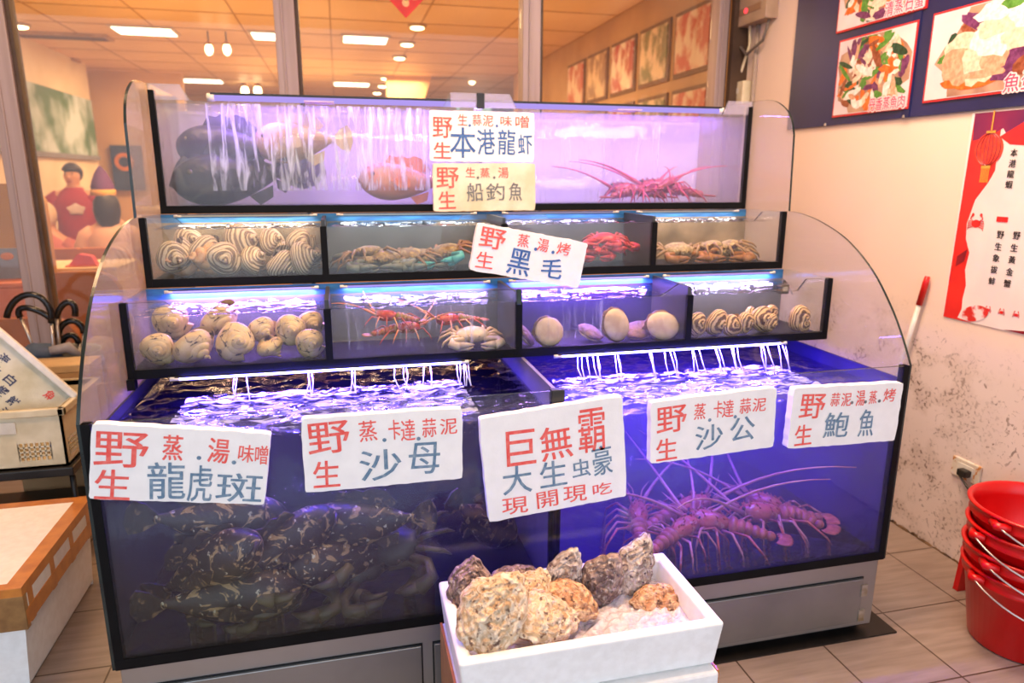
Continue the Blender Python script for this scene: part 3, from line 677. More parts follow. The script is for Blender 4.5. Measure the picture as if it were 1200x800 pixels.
sign('second white foam price sign from the left on the large tank, lettered 沙母', [(351, 491), (541, 478), (543, 560), (359, 578)], YS,
     [('野', .16, .27, .25, .42, R_), ('生', .135, .76, .16, .36, R_), ('蒸', .40, .22, .11, .28, R_), ('.', .50, .36, 0, 0, B_), ('卡', .565, .23, .075, .27, R_), ('達', .65, .25, .09, .29, R_), ('.', .715, .38, 0, 0, B_), ('蒜', .785, .24, .09, .26, R_), ('泥', .91, .24, .11, .22, R_),
      ('沙', .47, .70, .26, .42, B_), ('母', .75, .66, .20, .44, B_)], M['foam_sign'], seed=2)
sign('largest white foam sign, tilted in the middle of the large tank above the oysters', [(560, 490), (729, 465), (735, 580), (574, 613)], YS,
     [('巨', .265, .33, .20, .33, R_), ('無', .51, .34, .22, .32, R_), ('霸', .765, .28, .19, .42, R_), ('大', .22, .63, .20, .27, B_), ('生', .475, .635, .19, .25, B_), ('虫', .675, .63, .13, .18, B_), ('豪', .83, .59, .14, .29, B_),
      ('現', .19, .88, .18, .16, R_), ('開', .42, .875, .15, .16, R_), ('現', .62, .875, .17, .16, R_), ('吃', .82, .875, .14, .12, R_)], M['foam_sign'], seed=3)
sign('white foam price sign lettered 沙公, between the largest sign and the rightmost sign', [(763, 472), (910, 453), (907, 524), (762, 543)], YS,
     [('野', .16, .31, .23, .42, R_), ('生', .125, .79, .16, .35, R_), ('蒸', .38, .24, .09, .26, R_), ('.', .46, .40, 0, 0, B_), ('卡', .525, .24, .07, .27, R_), ('達', .605, .25, .09, .28, R_), ('.', .665, .40, 0, 0, B_), ('蒜', .745, .24, .09, .25, R_), ('泥', .86, .25, .11, .22, R_),
      ('沙', .46, .68, .22, .40, B_), ('公', .73, .62, .20, .40, B_)], M['foam_sign'], seed=4)
sign('rightmost white foam price sign on the large tank, lettered 鮑魚', [(930, 455), (1059, 448), (1049, 516), (923, 526)], YS,
     [('野', .18, .31, .22, .40, R_), ('生', .13, .78, .15, .34, R_), ('蒜', .38, .22, .08, .22, R_), ('泥', .48, .23, .09, .22, R_), ('.', .535, .29, 0, 0, G_), ('湯', .61, .22, .08, .26, R_), ('.', .66, .29, 0, 0, G_), ('蒸', .725, .22, .07, .22, R_), ('.', .79, .29, 0, 0, G_), ('烤', .88, .20, .11, .22, R_),
      ('鮑', .42, .65, .22, .42, B_), ('魚', .70, .65, .14, .46, B_)], M['foam_sign'], seed=5)
sign('upper of two stacked foam signs on the top tank, whiter, blue words 本港龍虾', [(503, 129), (625, 132), (627, 190), (504, 189)], YD1-.03,
     [('野', .12, .33, .18, .40, R_), ('生', .115, .78, .16, .32, R_), ('生', .31, .17, .09, .22, R_), ('.', .375, .28, 0, 0, N_), ('蒜', .445, .17, .085, .22, R_), ('泥', .55, .18, .10, .22, R_), ('.', .635, .28, 0, 0, N_), ('味', .725, .18, .11, .20, R_), ('噌', .88, .19, .13, .24, R_),
      ('本', .31, .62, .24, .60, N_), ('港', .53, .60, .17, .50, N_), ('龍', .73, .60, .17, .50, N_), ('虾', .91, .64, .14, .40, N_)], M['foam_sign'], .02, seed=6)
sign('lower of two stacked foam signs on the top tank, yellowed, grey words 船釣魚', [(507, 191), (627, 191), (628, 246), (508, 248)], YD1-.03,
     [('野', .14, .30, .21, .42, R_), ('生', .13, .76, .16, .36, R_), ('生', .36, .19, .09, .20, R_), ('.', .43, .30, 0, 0, G_), ('蒸', .50, .20, .09, .20, R_), ('.', .59, .30, 0, 0, G_), ('湯', .68, .20, .10, .22, R_),
      ('船', .40, .60, .16, .38, G_), ('釣', .60, .60, .18, .36, G_), ('魚', .80, .60, .13, .38, G_)], M['foam_old'], .02, seed=7)
sign('steeply tilted white foam sign lettered 黑毛, propped on the lower step', [(561, 259), (688, 286), (679, 336), (549, 318)], YB1-.03,
     [('野', .15, .27, .22, .42, R_), ('生', .115, .74, .15, .34, R_), ('蒸', .42, .20, .10, .27, R_), ('.', .54, .33, 0, 0, N_), ('湯', .60, .22, .10, .27, R_), ('.', .70, .33, 0, 0, N_), ('烤', .79, .22, .12, .26, R_),
      ('黑', .42, .66, .20, .54, N_), ('毛', .72, .67, .19, .42, N_)], M['foam_sign'], .02, seed=8)

# ------------------------------------------------------------------ sea animals : prototypes
ORD = ('first', 'second', 'third', 'fourth', 'fifth', 'sixth', 'seventh', 'eighth', 'ninth', 'tenth', 'eleventh', 'twelfth')
def fish_proto(name, L, H, Wd, mat, fin, eye_c=(92, 78, 52)):
    t = thing(name, 'x', 'fish')
    mb = MB(); n = 16; k = 22; vs = []; fs = []
    for i in range(k+1):
        s = i/k
        e = (math.sin(PI*min(1, s*1.02)**.72)**.8 if 0 < s < 1 else 0)
        hh = H*max(.02, e*(1-.15*s)) if s < .8 else H*max(.16, e*(1-.15*s))
        ww = Wd*max(.02, math.sin(PI*min(.97, s)**.62)**.8) if s < 1 else Wd*.05
        zc = -.06*H*math.sin(PI*s)
        for j in range(n):
            a = 2*PI*j/n; vs.append((L*(.5-s), ww*math.cos(a)*abs(math.cos(a))**.1, zc+hh*math.sin(a)))
    for i in range(k):
        for j in range(n): fs.append((i*n+j, i*n+(j+1) % n, (i+1)*n+(j+1) % n, (i+1)*n+j))
    fs += [tuple(range(n-1, -1, -1)), tuple(k*n+j for j in range(n))]
    mb.add(vs, fs); mb.build('body', mat, t, True, local=True)
    MB().prism([(-.46*L, .13*H), (-.56*L, .5*H), (-.64*L, .62*H), (-.68*L, .3*H), (-.685*L, -.2*H), (-.64*L, -.6*H), (-.55*L, -.5*H), (-.46*L, -.16*H)], 'xz', -.003, .003).build('tail_fin', fin, t, local=True)
    dorsal = [(.2*L, .84*H), (.13*L, 1.26*H), (.05*L, 1.18*H), (0, 1.3*H), (-.08*L, 1.15*H), (-.16*L, 1.28*H), (-.27*L, 1.12*H), (-.36*L, .62*H), (-.3*L, .45*H), (0, .7*H)]
    MB().prism(dorsal, 'xz', -.003, .003).build('dorsal_fin', fin, t, local=True)
    MB().prism([(-.12*L, -.8*H), (-.2*L, -1.18*H), (-.32*L, -.95*H), (-.34*L, -.5*H)], 'xz', -.003, .003).build('anal_fin', fin, t, local=True)
    for s in (-1, 1):
        MB().prism([(.14*L, .0), (.02*L, .28*H), (-.09*L, .1*H), (-.09*L, -.3*H), (.03*L, -.36*H)], 'xz', s*Wd*1.0-.002, s*Wd*1.0+.002, M=Matrix.Rotation(.1*s, 4, 'Z')).build('pectoral_fin', fin, t, local=True)
        e = MB().ell((.33*L, s*Wd*.66, .30*H), (.018*L+.004,)*3).build('eye', pm('fish_eye', eye_c, None, rough=.15), t, True, local=True)
    MB().tube([(.495*L, -Wd*.25, -.05*H), (.44*L, -Wd*.58, -.22*H), (.37*L, -Wd*.82, -.30*H)], .006*L/.3, 6).build('mouth', fin, t, True, local=True)
    register(t); return t
def crab_proto(name, S, shell, legm, clawm):
    t = thing(name, 'x', 'crab')
    f = lambda d: 1+.06*math.copysign(1, math.sin(9*math.atan2(d.y, d.x)))*(1-abs(d.z))+.03*noise.noise(d*4)
    MB().ell((0, 0, .026*S/.1), (.062*S/.1, .045*S/.1, .027*S/.1), 26, 10, f=f).build('carapace', shell, t, True, local=True)
    q = S/.1
    for s in (-1, 1):
        for i in range(4):
            a = .35-.42*i; dx, dy = math.cos(a)*s, math.sin(a)
            MB().tube([(s*.045*q, dy*.03*q, .018*q), (dx*.085*q, dy*.075*q, .032*q), (dx*.12*q, dy*.11*q-.01*q, .008*q), (dx*.13*q, dy*.125*q-.012*q, -.012*q)], [.008*q, .007*q, .005*q, .0015*q], 6).build('leg', legm, t, True, local=True)
        c = MB().tube([(s*.04*q, .032*q, .02*q), (s*.085*q, .055*q, .028*q), (s*.095*q, .085*q, .026*q), (s*.062*q, .105*q, .024*q)], [.010*q, .011*q, .014*q, .018*q], 8)
        c.tube([(s*.062*q, .105*q, .030*q), (s*.035*q, .112*q, .034*q), (s*.012*q, .104*q, .030*q)], [.014*q, .009*q, .002*q], 7)
        c.tube([(s*.062*q, .102*q, .014*q), (s*.036*q, .102*q, .010*q), (s*.014*q, .098*q, .018*q)], [.011*q, .006*q, .002*q], 7)
        c.build('claw', clawm, t, True, local=True)
        MB().tube([(s*.016*q, .037*q, .028*q), (s*.02*q, .046*q, .038*q)], [.003*q, .004*q], 6).build('eye_stalk', legm, t, True, local=True)
    register(t); return t
def lobster_proto(name, S, shell, tailm, ant, la=1.6, seed=3, rise=.62, spread=.7):
    rnd = random.Random(seed); t = thing(name, 'x', 'lobster'); q = S/.3
    f = lambda d: 1+.07*noise.noise(d*9)
    mb = MB(); mb.ell((.06*q, 0, .045*q), (.085*q, .040*q, .040*q), 18, 12, f=f)
    for k in range(34):
        a = rnd.uniform(.3, PI-.3); x = rnd.uniform(-.01, .13); r = .039*math.sqrt(max(.05, 1-((x-.06)/.085)**2))
        p = Vector((x*q, r*math.cos(a)*q, (.045+r*math.sin(a))*q)); d = Vector((.6, math.cos(a)*.6, math.sin(a)))*.013*q
        mb.tube([p, p+d], [.0035*q, .0005*q], 5)
    mb.build('carapace', shell, t, True, local=True)
    mb = MB(); zz = .045
    for k in range(6):
        x = -.035-.026*k; r = .036-.0032*k; mb.ell((x*q, 0, (zz-.004*k)*q), (.020*q, r*q, r*.9*q), 14, 8)
    mb.build('tail', tailm, t, True, local=True)
    mb = MB()
    for a in (-.7, -.35, 0, .35, .7): mb.ell(((-.19-.03*math.cos(a))*q, .05*math.sin(a)*q, .02*q), (.028*q, .014*q, .005*q), 10, 6, M=None)
    mb.build('tail_fan', tailm, t, True, local=True)
    for s in (-1, 1):
        pts = [(.13*q, s*.02*q, .055*q), (.17*q, s*.035*q, .075*q)]
        d = Vector((.75, s*spread, rise)).normalized(); p = Vector(pts[-1])
        for k in range(7):
            p = p+d*.055*q*la; d = (d+Vector((-.02, s*.086*spread, -.07))).normalized(); pts.append(tuple(p))
        MB().tube(pts, [.009*q, .008*q]+[.0062*q*(1-k/8) for k in range(7)], 7).build('antenna', ant, t, True, local=True)
        MB().tube([(.14*q, s*.01*q, .06*q), (.19*q, s*.02*q, .09*q), (.24*q, s*.05*q, .11*q)], [.004*q, .003*q, .001*q], 6).build('feeler', ant, t, True, local=True)
        MB().ell((.128*q, s*.018*q, .072*q), (.007*q,)*3, 8, 6).build('eye', M['black_plastic'], t, True, local=True)
        for k in range(5):
            x = .10-.033*k; fx = .03-.022*k
            MB().tube([(x*q, s*.03*q, .03*q), ((x+fx)*q, s*.085*q, .052*q), ((x+fx*2)*q, s*.125*q, .01*q), ((x+fx*2.4)*q, s*.135*q, -.02*q)], [.006*q, .0052*q, .004*q, .001*q], 6).build('leg', ant if k % 2 else shell, t, True, local=True)
    register(t); return t
def whelk_proto(name, S, mats, pointed=1.0):
    t = thing(name, 'x', 'whelk'); q = S/.07
    mb = MB(); n = 14; turns = 4.2; k = 90; vs = []; fs = []
    for i in range(k+1):
        s = i/k; a = 2*PI*turns*s; r0 = .002+.026*s**1.6; R = .001+.017*s**1.6; h = .052*pointed*(1-s**1.15)
        c = Vector((R*math.cos(a), R*math.sin(a), h-.01))*q; rad = Vector((math.cos(a), math.sin(a), 0))
        for j in range(n):
            b_ = 2*PI*j/n; vs.append(c+(rad*math.cos(b_)+Vector((0, 0, 1))*math.sin(b_)*.8)*r0*q*(1+.08*math.cos(a*3)*1))
    for i in range(k):
        for j in range(n): fs.append((i*n+j, i*n+(j+1) % n, (i+1)*n+(j+1) % n, (i+1)*n+j))
    fs += [tuple(range(n-1, -1, -1))]
    mb.add(vs, fs); mb.build('shell', mats[0], t, True, local=True)
    e = Vector(vs[k*n]); c = sum((vs[k*n+j] for j in range(n)), Vector())/n
    a = 2*PI*turns
    MB().ell(c, (.019*q, .006*q, .016*q), 12, 8, M=None).build('operculum', mats[1], t, True, local=True)
    register(t); return t
def disc_proto(name, cat, S, mats):
    t = thing(name, 'x', cat); q = S/.09
    f = lambda d: 1+.015*math.sin(11*math.atan2(d.y, d.x))+.10*noise.noise(d*2.2)
    MB().ell((0, 0, 0), (.045*q, .037*q, .012*q), 40, 14, f=f).build('shell', mats[0], t, True, local=True)
    MB().ell((0, 0, -.006*q), (.041*q, .034*q, .011*q), 34, 10).build('foot', mats[1], t, True, local=True)
    register(t); return t
USED = set(); FIT = []
def cell(ed, i, y0, y1, z0, z1): return (ed[i]+.012, ed[i+1]-.012, y0+.018, y1-.018, z0+.014, z1)
EDB = [XL+.01]+DB+[XR-.01]; EDC = [XL+.01]+DC+[XR-.01]
CB = [cell(EDB, i, YB1, YC1, ZA, 1.085) for i in range(4)]; CC = [cell(EDC, i, YC1, YD1, ZB, 1.30) for i in range(4)]
REG = {'whelk': CC[0], 'smooth_whelk': CC[0], 'crab': CC[1], 'teal_crab': CC[1], 'red_crab': CC[2], 'flat_crab': CC[3], 'sea_snail': CB[0], 'small_lobster': CB[1], 'pale_crab': CB[1], 'abalone': CB[2], 'round_snail': CB[3],
       'grouper': (XL+.02, .50, YD1+.03, YDB-.02, ZT+.02, 1.68), 'spiny_lobster': (.53, XR-.02, YD1+.03, YDB-.02, ZT+.014, 1.66),
       'mottled_grouper': (XL+.025, XDV-.02, .022, .77, Z0+.014, .84), 'mud_crab': (XL+.025, XDV-.02, .022, .77, Z0+.014, .8), 'rock_lobster': (XDV+.02, XR-.025, .022, .77, Z0+.014, .85)}
REG['sea_bream'] = REG['snapper'] = REG['grouper']
def tree(o):
    yield o
    for c in o.children: yield from tree(c)
def bbox(o):
    ps = [c.matrix_world @ v.co for c in tree(o) if c.type == 'MESH' for v in c.data.vertices]
    return [f(p[i] for p in ps) for i in range(3) for f in (min, max)]
def settle():
    """keep every animal inside its own bay, down to the glass"""
    bpy.context.view_layer.update()
    for o, r in FIT:
        b = bbox(o); k = min([1]+[(r[2*i+1]-r[2*i])/max(1e-6, b[2*i+1]-b[2*i]) for i in range(3)])
        o.scale = o.scale*k
        for i in range(3):
            lo = o.location[i]+(b[2*i]-o.location[i])*k; hi = o.location[i]+(b[2*i+1]-o.location[i])*k
            if lo < r[2*i]: o.location[i] += r[2*i]-lo
            elif hi > r[2*i+1]: o.location[i] += r[2*i+1]-hi
def place(proto, label, pos, rot=(0, 0, 0), scale=1, group=None, first=None):
    if proto.name not in USED: o = proto; USED.add(proto.name)
    else: o = copy_tree(proto)
    o.location = pos; o.rotation_euler = rot; o.scale = (scale,)*3; o['label'] = label
    if group: o['group'] = group
    FIT.append((o, REG[proto.name])); return o
def bandmat(name, c1, c2, scale, dist=2.0):
    m, t, b, o = newmat(name); b.inputs['Roughness'].default_value = .5
    tc = nd(t, 'ShaderNodeTexCoord'); w = nd(t, 'ShaderNodeTexWave', Scale=scale, Distortion=dist, Detail=2); w.bands_direction = 'Z'; w.wave_type = 'BANDS'
    cr = nd(t, 'ShaderNodeValToRGB'); cr.color_ramp.elements[0].position = .35; cr.color_ramp.elements[1].position = .62
    cr.color_ramp.elements[0].color = lin(c1); cr.color_ramp.elements[1].color = lin(c2)
    t.links.new(tc.outputs['Object'], w.inputs['Vector']); t.links.new(w.outputs['Fac'], cr.inputs[0]); t.links.new(cr.outputs[0], b.inputs['Base Color']); return m

# upper step, leftmost tank : striped whelks ------------------------------------------
wmats = (bandmat('striped_shell', (128, 106, 82), (206, 186, 150), 38), pm('dark_operculum', (120, 110, 96), (70, 62, 54), 40))
wp = whelk_proto('whelk', .105, wmats)
tmats = (pm('tan_shell', (214, 172, 124), (186, 136, 86), 22, .4), pm('tan_foot', (200, 160, 120), None))
tp = whelk_proto('smooth_whelk', .10, tmats, 1.5)
wl = [(192, 300, .73, .2, .5, 1.0), (240, 293, .78, .6, 1.2, 1.05), (262, 320, .71, 1.2, .3, 1.0), (285, 283, .82, 2.0, 1.4, 1.15), (320, 282, .84, 2.6, .9, .8), (330, 318, .72, .3, 1.5, .95), (360, 318, .71, 1.8, 2.0, .95), (352, 283, .80, .9, .4, .85), (300, 322, .78, 3.0, 1.0, .8), (338, 298, .83, 4.0, 1.2, .8), (222, 282, .86, 2.2, .8, .85), (372, 300, .84, 2.2, .8, .7)]
rows_ = sorted(wl, key=lambda e: e[0])
for i, (x, y, Y, r1, r2, s) in enumerate(rows_):
    place(wp, 'banded %s whelk in the leftmost tank of the upper step, %s from its left wall' % ('cream' if i % 2 else 'pale', ORD[i]), at(x, y, 'y', Y), (PI/2+r2*.4, r1, r2), s, 'banded whelks in the upper step')
place(tp, 'smooth tan whelk lying at the left front corner of the upper step', at(207, 324, 'y', .70), (1.3, 1.4, -.5), 1.0, 'smooth tan whelks')
place(tp, 'smooth tan whelk lying just right of its twin by the front glass', at(243, 324, 'y', .705), (1.3, 1.2, -.8), 1.05, 'smooth tan whelks')
# upper step, second tank : brown crabs with teal claws
BRN = patchmat('brown_crab_shell', (112, 88, 44), (84, 62, 32), (150, 128, 66), 50, rough=.4)
TEAL = pm('teal_claw', (40, 150, 150), (70, 170, 165), 30, .35); OLV = pm('olive_claw', (104, 104, 76), (84, 96, 88), 30, .4)
cp = crab_proto('crab', .105, BRN, pm('crab_leg', (130, 98, 54), (96, 70, 38), 40, .4), OLV)
cpt = crab_proto('teal_crab', .105, BRN, pm('teal_crab_leg', (140, 92, 50), (100, 66, 36), 40, .4), TEAL)
for (x, y, Y, rz, s, lb) in ((410, 316, .73, PI+.3, 1, 'olive brown crab at the left end of the second upper tank'), (452, 314, .72, PI-.1, 1.1, 'broad olive brown crab in front in the second upper tank'),
                             (497, 316, .74, PI+.2, 1.05, 'olive brown crab left of the bright teal claw'), (432, 302, .84, .5, .95, 'dim olive crab behind the others in the second upper tank'), (480, 304, .85, 2.2, .95, 'dim olive crab at the back of the second upper tank')):
    place(cp, lb, at(x, y, 'y', Y), (-.25, 0, rz), s, 'brown crabs in the upper step')
place(cpt, 'crab with bright teal claws beside the tilted sign', at(528, 306, 'y', .72), (-.35, .2, PI-.5), 1.0)
# third tank : red crabs over brown debris
RED = pm('red_crab_shell', (196, 48, 52), (158, 30, 38), 30, .4)
rp = crab_proto('red_crab', .07, RED, pm('red_leg', (190, 52, 50), (150, 40, 40), 30, .45), RED)
for (x, y, Y, rz, lb) in ((697, 300, .72, PI, 'red crab lowest of the heap, beside the tilted sign'), (712, 285, .75, 2.6, 'red crab highest of the heap in the third upper tank'), (740, 288, .76, 3.6, 'small red crab alone on the right of the heap'), (722, 297, .78, .4, 'red crab in the middle of the heap in the third upper tank')):
    place(rp, lb, at(x, y, 'y', Y), (-.3, 0, rz), 1, 'red crabs in the third upper tank')
# fourth tank : flat pale crabs
fp = crab_proto('flat_crab', .105, patchmat('sandy_crab_shell', (150, 128, 88), (108, 90, 62), (184, 160, 112), 44, rough=.5), pm('sandy_leg', (150, 116, 66), (112, 84, 46), 30, .5), pm('orange_brown_claw', (172, 112, 52), (128, 82, 40), 30, .45))
for (x, y, Y, rz, s, lb) in ((806, 306, .72, PI+.1, 1.15, 'sandy flat crab in front in the rightmost upper tank'), (848, 302, .76, PI-.2, 1, 'sandy crab in the middle of the rightmost upper tank'), (888, 302, .74, PI-.5, 1.1, 'orange brown crab at the right end of the rightmost upper tank'), (825, 294, .86, .4, .9, 'dim crab behind the sandy flat crab'), (872, 292, .87, 1, .9, 'dim crab at the back right of the rightmost upper tank')):
    place(fp, lb, at(x, y, 'y', Y), (-.25, 0, rz), s, 'sandy crabs in the rightmost upper tank')
# lower step, leftmost tank : knobbly snails
bmats = (patchmat('cream_snail_shell', (206, 182, 138), (178, 150, 106), (70, 58, 60), 26, (.56, .62), .5), pm('snail_foot', (190, 160, 120), (110, 90, 76), 40))
bp_ = whelk_proto('sea_snail', .10, bmats, .9)
for i, (x, y, Y, r1, r2, s) in enumerate([(185, 413, .43, 1.2, .3, .9), (228, 408, .43, .6, 1.3, 1.15), (202, 375, .56, 1.6, .6, 1.0), (258, 374, .55, .4, 1.1, 1.1), (278, 412, .42, 2.6, .4, 1.0), (308, 385, .50, 1.0, .9, .8), (318, 410, .47, .3, 2.0, .8), (342, 385, .48, 2.0, .3, .85), (366, 412, .43, 1.7, .6, .8), (374, 378, .55, 1.4, .9, .8)]):
    place(bp_, 'cream knobbly sea snail in the leftmost tank of the lower step, %s in line' % ORD[i], at(x, y, 'y', Y), (PI/2+r2*.5, r1, r2), s, 'sea snails in the lower step')
# lower step, second tank : small red lobsters and a pale crab
sl = lobster_proto('small_lobster', .22, pm('red_brown_shell', (176, 52, 40), (120, 44, 32), 30, .4), pm('olive_tail', (120, 104, 46), (158, 62, 44), 24, .4), pm('red_leg_tip', (196, 80, 60), (210, 170, 110), 24, .4), .8)
for (x, y, Y, rz, s, lb) in ((440, 372, .56, 2.7, .9, 'red lobster highest in the second lower tank'), (470, 396, .44, .2, 1.0, 'olive and red lobster lying along the front glass of the second lower tank'), (535, 382, .54, 3.4, .95, 'red lobster toward the right of the second lower tank')):
    place(sl, lb, at(x, y, 'y', Y), (0, 0, rz), s, 'lobsters in the second lower tank')
place(crab_proto('pale_crab', .085, pm('pale_crab_shell', (206, 186, 160), (176, 150, 128), 30, .45), pm('pale_leg', (206, 176, 140), None, rough=.5), pm('pale_claw', (214, 190, 160), None)), 'pale cream crab at the right end of the second lower tank', at(580, 404, 'y', .43), (-.2, 0, PI), 1)
# lower step, third tank : abalones
ap = disc_proto('abalone', 'abalone', .12, (pm('abalone_shell', (120, 84, 62), (70, 46, 40), 34, .6, bump=.5, bscale=90), pm('abalone_foot', (214, 184, 144), (190, 156, 120), 30, .45)))
for (x, y, Y, rot, s, lb) in ((642, 404, .42, (-1.8, .2, .3), 1.0, 'tan abalone pressed flat against the glass at the left of the third lower tank'), (720, 396, .42, (-1.7, .9, .2), 1.05, 'tilted tan abalone alone in the middle of the third lower tank'), (792, 388, .42, (-1.75, .3, -.2), 1.0, 'tan abalone on the glass at the right end of the third lower tank'),
                              (768, 386, .46, (2.2, .2, .4), .9, 'brown backed abalone left of the rightmost tan one'), (692, 402, .47, (.5, .1, .8), .9, 'pinkish abalone left of the tilted one'), (748, 402, .47, (.4, -.2, .1), .9, 'pinkish abalone right of the tilted one'), (616, 400, .45, (.9, .4, 1), .8, 'abalone half hidden beside the middle divider')):
    place(ap, lb, at(x, y, 'y', Y), rot, s, 'abalones in the third lower tank')
# lower step, rightmost tank : round snails
cmats = (bandmat('brown_banded_shell', (96, 62, 38), (214, 176, 124), 44, 4), pm('snail_mouth', (228, 204, 164), (150, 118, 88), 30, .4))
rs = whelk_proto('round_snail', .075, cmats, .7)
for i, (x, y, Y, r1, r2, s) in enumerate([(813, 398, .43, .6, .4, .9), (818, 378, .42, 1.2, .2, 1.0), (842, 390, .43, 2.6, .3, 1.1), (858, 384, .42, .4, .2, 1.0), (874, 392, .43, 2.0, .5, .95), (893, 384, .45, 1.1, .1, 1.15), (880, 368, .56, .8, .9, .8), (905, 366, .58, 1.8, .4, .8), (903, 394, .44, 2.7, .7, .8), (930, 390, .46, 1.0, .9, .7), (952, 376, .44, 2.0, .2, 1.1), (948, 392, .43, .2, .3, .7)]):
    place(rs, 'brown banded round snail in the rightmost lower tank, %s along' % ORD[i], at(x, y, 'y', Y), (PI/2-.2, r1, r2*.5), s, 'round snails in the rightmost lower tank')

# top tank : groupers, pale fish and red lobsters
dk = fish_proto('grouper', .36, .085, .05, patchmat('dark_grouper_skin', (44, 40, 42), (30, 28, 32), (74, 70, 62), 22, rough=.45), pm('dark_fin', (34, 32, 36), (52, 48, 48), 30, .5))
for (x, y, Y, rot, s, lb) in ((262, 172, 1.08, (0, .0, PI-.35), 1.0, 'dark grouper highest in the left bay of the top tank'), (262, 216, 1.02, (0, .12, PI+.25), 1.12, 'dark grouper lowest in the left bay of the top tank'), (345, 198, 1.06, (0, 0, .9), .85, 'dark grouper in the middle behind the falling water'), (232, 188, 1.16, (0, .5, PI+.6), .9, 'dark grouper nearest the left wall of the top tank')):
    place(dk, lb, at(x, y, 'y', Y), rot, s, 'dark groupers in the top tank')
cf = fish_proto('sea_bream', .30, .075, .04, pm('cream_brown_skin', (206, 176, 136), (140, 104, 76), 12, .45), pm('cream_fin', (206, 180, 150), None, rough=.5))
place(cf, 'cream and brown fish behind the falling water of the top tank', at(345, 165, 'y', 1.0), (0, .05, PI-.2), 1)
of = fish_proto('snapper', .31, .072, .04, pm('peach_skin', (206, 142, 108), (186, 112, 78), 9, .4, stretch=(1, 1, 3)), pm('orange_fin', (226, 130, 80), (206, 104, 64), 30, .5), (60, 40, 36))
place(of, 'peach coloured fish facing left beside the stacked signs', at(470, 214, 'y', 1.0), (0, -.04, PI), 1.0)
RLS = pm('red_spiny_shell', (188, 44, 52), (120, 26, 44), 30, .4); RLT = pm('dark_red_tail', (128, 34, 34), (166, 70, 50), 26, .4); RLA = pm('pink_red_leg', (216, 72, 86), (176, 44, 64), 24, .4)
rl = lobster_proto('spiny_lobster', .36, RLS, RLT, RLA, .9, rise=.36, spread=.3)
for (x, y, Y, rz, s, lb) in ((790, 234, 1.04, PI-.2, 1.0, 'bright red spiny lobster with raised legs in the top tank'), (840, 236, 1.02, .3, .9, 'brown red spiny lobster in the right corner of the top tank'), (735, 236, 1.18, 2.8, 1.0, 'hazy violet spiny lobster at the back of the top tank'), (800, 222, 1.10, .8, .95, 'red spiny lobster climbing over the others in the top tank')):
    place(rl, lb, at(x, y, 'y', Y), (0, -.05, rz), s, 'spiny lobsters in the top tank')

# large lower tank, left bay : mottled groupers and mud crabs
GM = patchmat('mottled_grouper_skin', (48, 42, 34), (30, 28, 26), (164, 140, 96), 17, (.55, .60), .4, (196, 196, 168), 58, (.66, .70), warp=2.4)
gp = fish_proto('mottled_grouper', .345, .080, .056, GM, patchmat('mottled_fin', (40, 36, 30), (26, 25, 24), (128, 110, 74), 26, (.55, .6), .45))
for (x, y, Y, rot, s, lb) in ((222, 612, .16, (.15, .25, .25), 1.0, 'mottled grouper just under the leftmost price sign'), (185, 670, .10, (.1, -.55, -.35), .95, 'mottled grouper with pale dots against the left end of the tank'), (215, 728, .09, (.2, .08, .1), 1.05, 'mottled grouper lying on the bottom at the left'),
                              (335, 636, .13, (.1, -.42, .3), .88, 'brown mottled grouper facing up right, beside the white reflection'), (420, 612, .18, (.1, .12, 2.9), .95, 'mottled grouper under the second price sign'), (400, 655, .15, (.1, -.1, 3.4), .9, 'mottled grouper with ring marks in the middle of the left bay'), (575, 630, .30, (0, .7, .5), .85, 'dim grouper near the divider behind the oysters')):
    place(gp, lb, at(x, y, 'y', Y), rot, s, 'mottled groupers in the left bay')
mp_ = crab_proto('mud_crab', .125, pm('mud_crab_shell', (50, 58, 46), (36, 40, 34), 18, .4), pm('olive_leg', (84, 80, 44), (58, 56, 36), 20, .4), pm('mud_crab_claw', (92, 86, 46), (60, 58, 40), 16, .38))
for (x, y, Y, rot, s, lb) in ((345, 672, .09, (-.5, .1, PI+.2), 1.0, 'green mud crab with a yellow edge under the brown grouper'), (345, 706, .07, (-.4, -.1, PI-.15), 1.1, 'green mud crab at the bottom front with spread claws'), (430, 716, .08, (-.3, .1, PI+.5), 1.05, 'mud crab on the bottom in the middle of the left bay'), (470, 690, .16, (-.7, .3, PI-.4), 1.05, 'mud crab raised on its legs left of the oyster box'), (285, 735, .10, (-.3, 0, 2.6), .8, 'mud crab half hidden at the bottom left')):
    place(mp_, lb, at(x, y, 'y', Y), rot, s, 'mud crabs in the left bay')
# right bay : spiny lobsters with long antennae
bl = lobster_proto('rock_lobster', .30, patchmat('orange_brown_shell', (196, 96, 54), (140, 66, 46), (196, 150, 116), 30, (.56, .62), .4), pm('banded_tail', (206, 116, 80), (140, 76, 56), 24, .4), pm('tan_antenna', (216, 160, 128), (176, 112, 84), 12, .5), 1.25, spread=.58)
for (x, y, Y, rot, s, lb) in ((868, 640, .10, (0, -.12, 2.55), 1.05, 'rock lobster with pale rounded head, nearest the front glass'), (955, 648, .16, (0, 0, 2.9), 1.05, 'rock lobster at the right end of the right bay'), (800, 648, .14, (0, -.1, .5), 1.0, 'rock lobster right behind the box of oysters'), (740, 640, .34, (0, 0, 1.2), 1.0, 'dim rock lobster at the back left of the right bay'), (905, 618, .42, (0, 0, .3), 1.1, 'reddish rock lobster at the back in the middle of the right bay'), (995, 640, .34, (0, 0, 2.2), 1.0, 'dim rock lobster in the back right corner')):
    p = at(x, y, 'y', Y); p.z = Z0+.03; place(bl, lb, p, (rot[0], 0, rot[2]), s*.84, 'rock lobsters in the right bay')
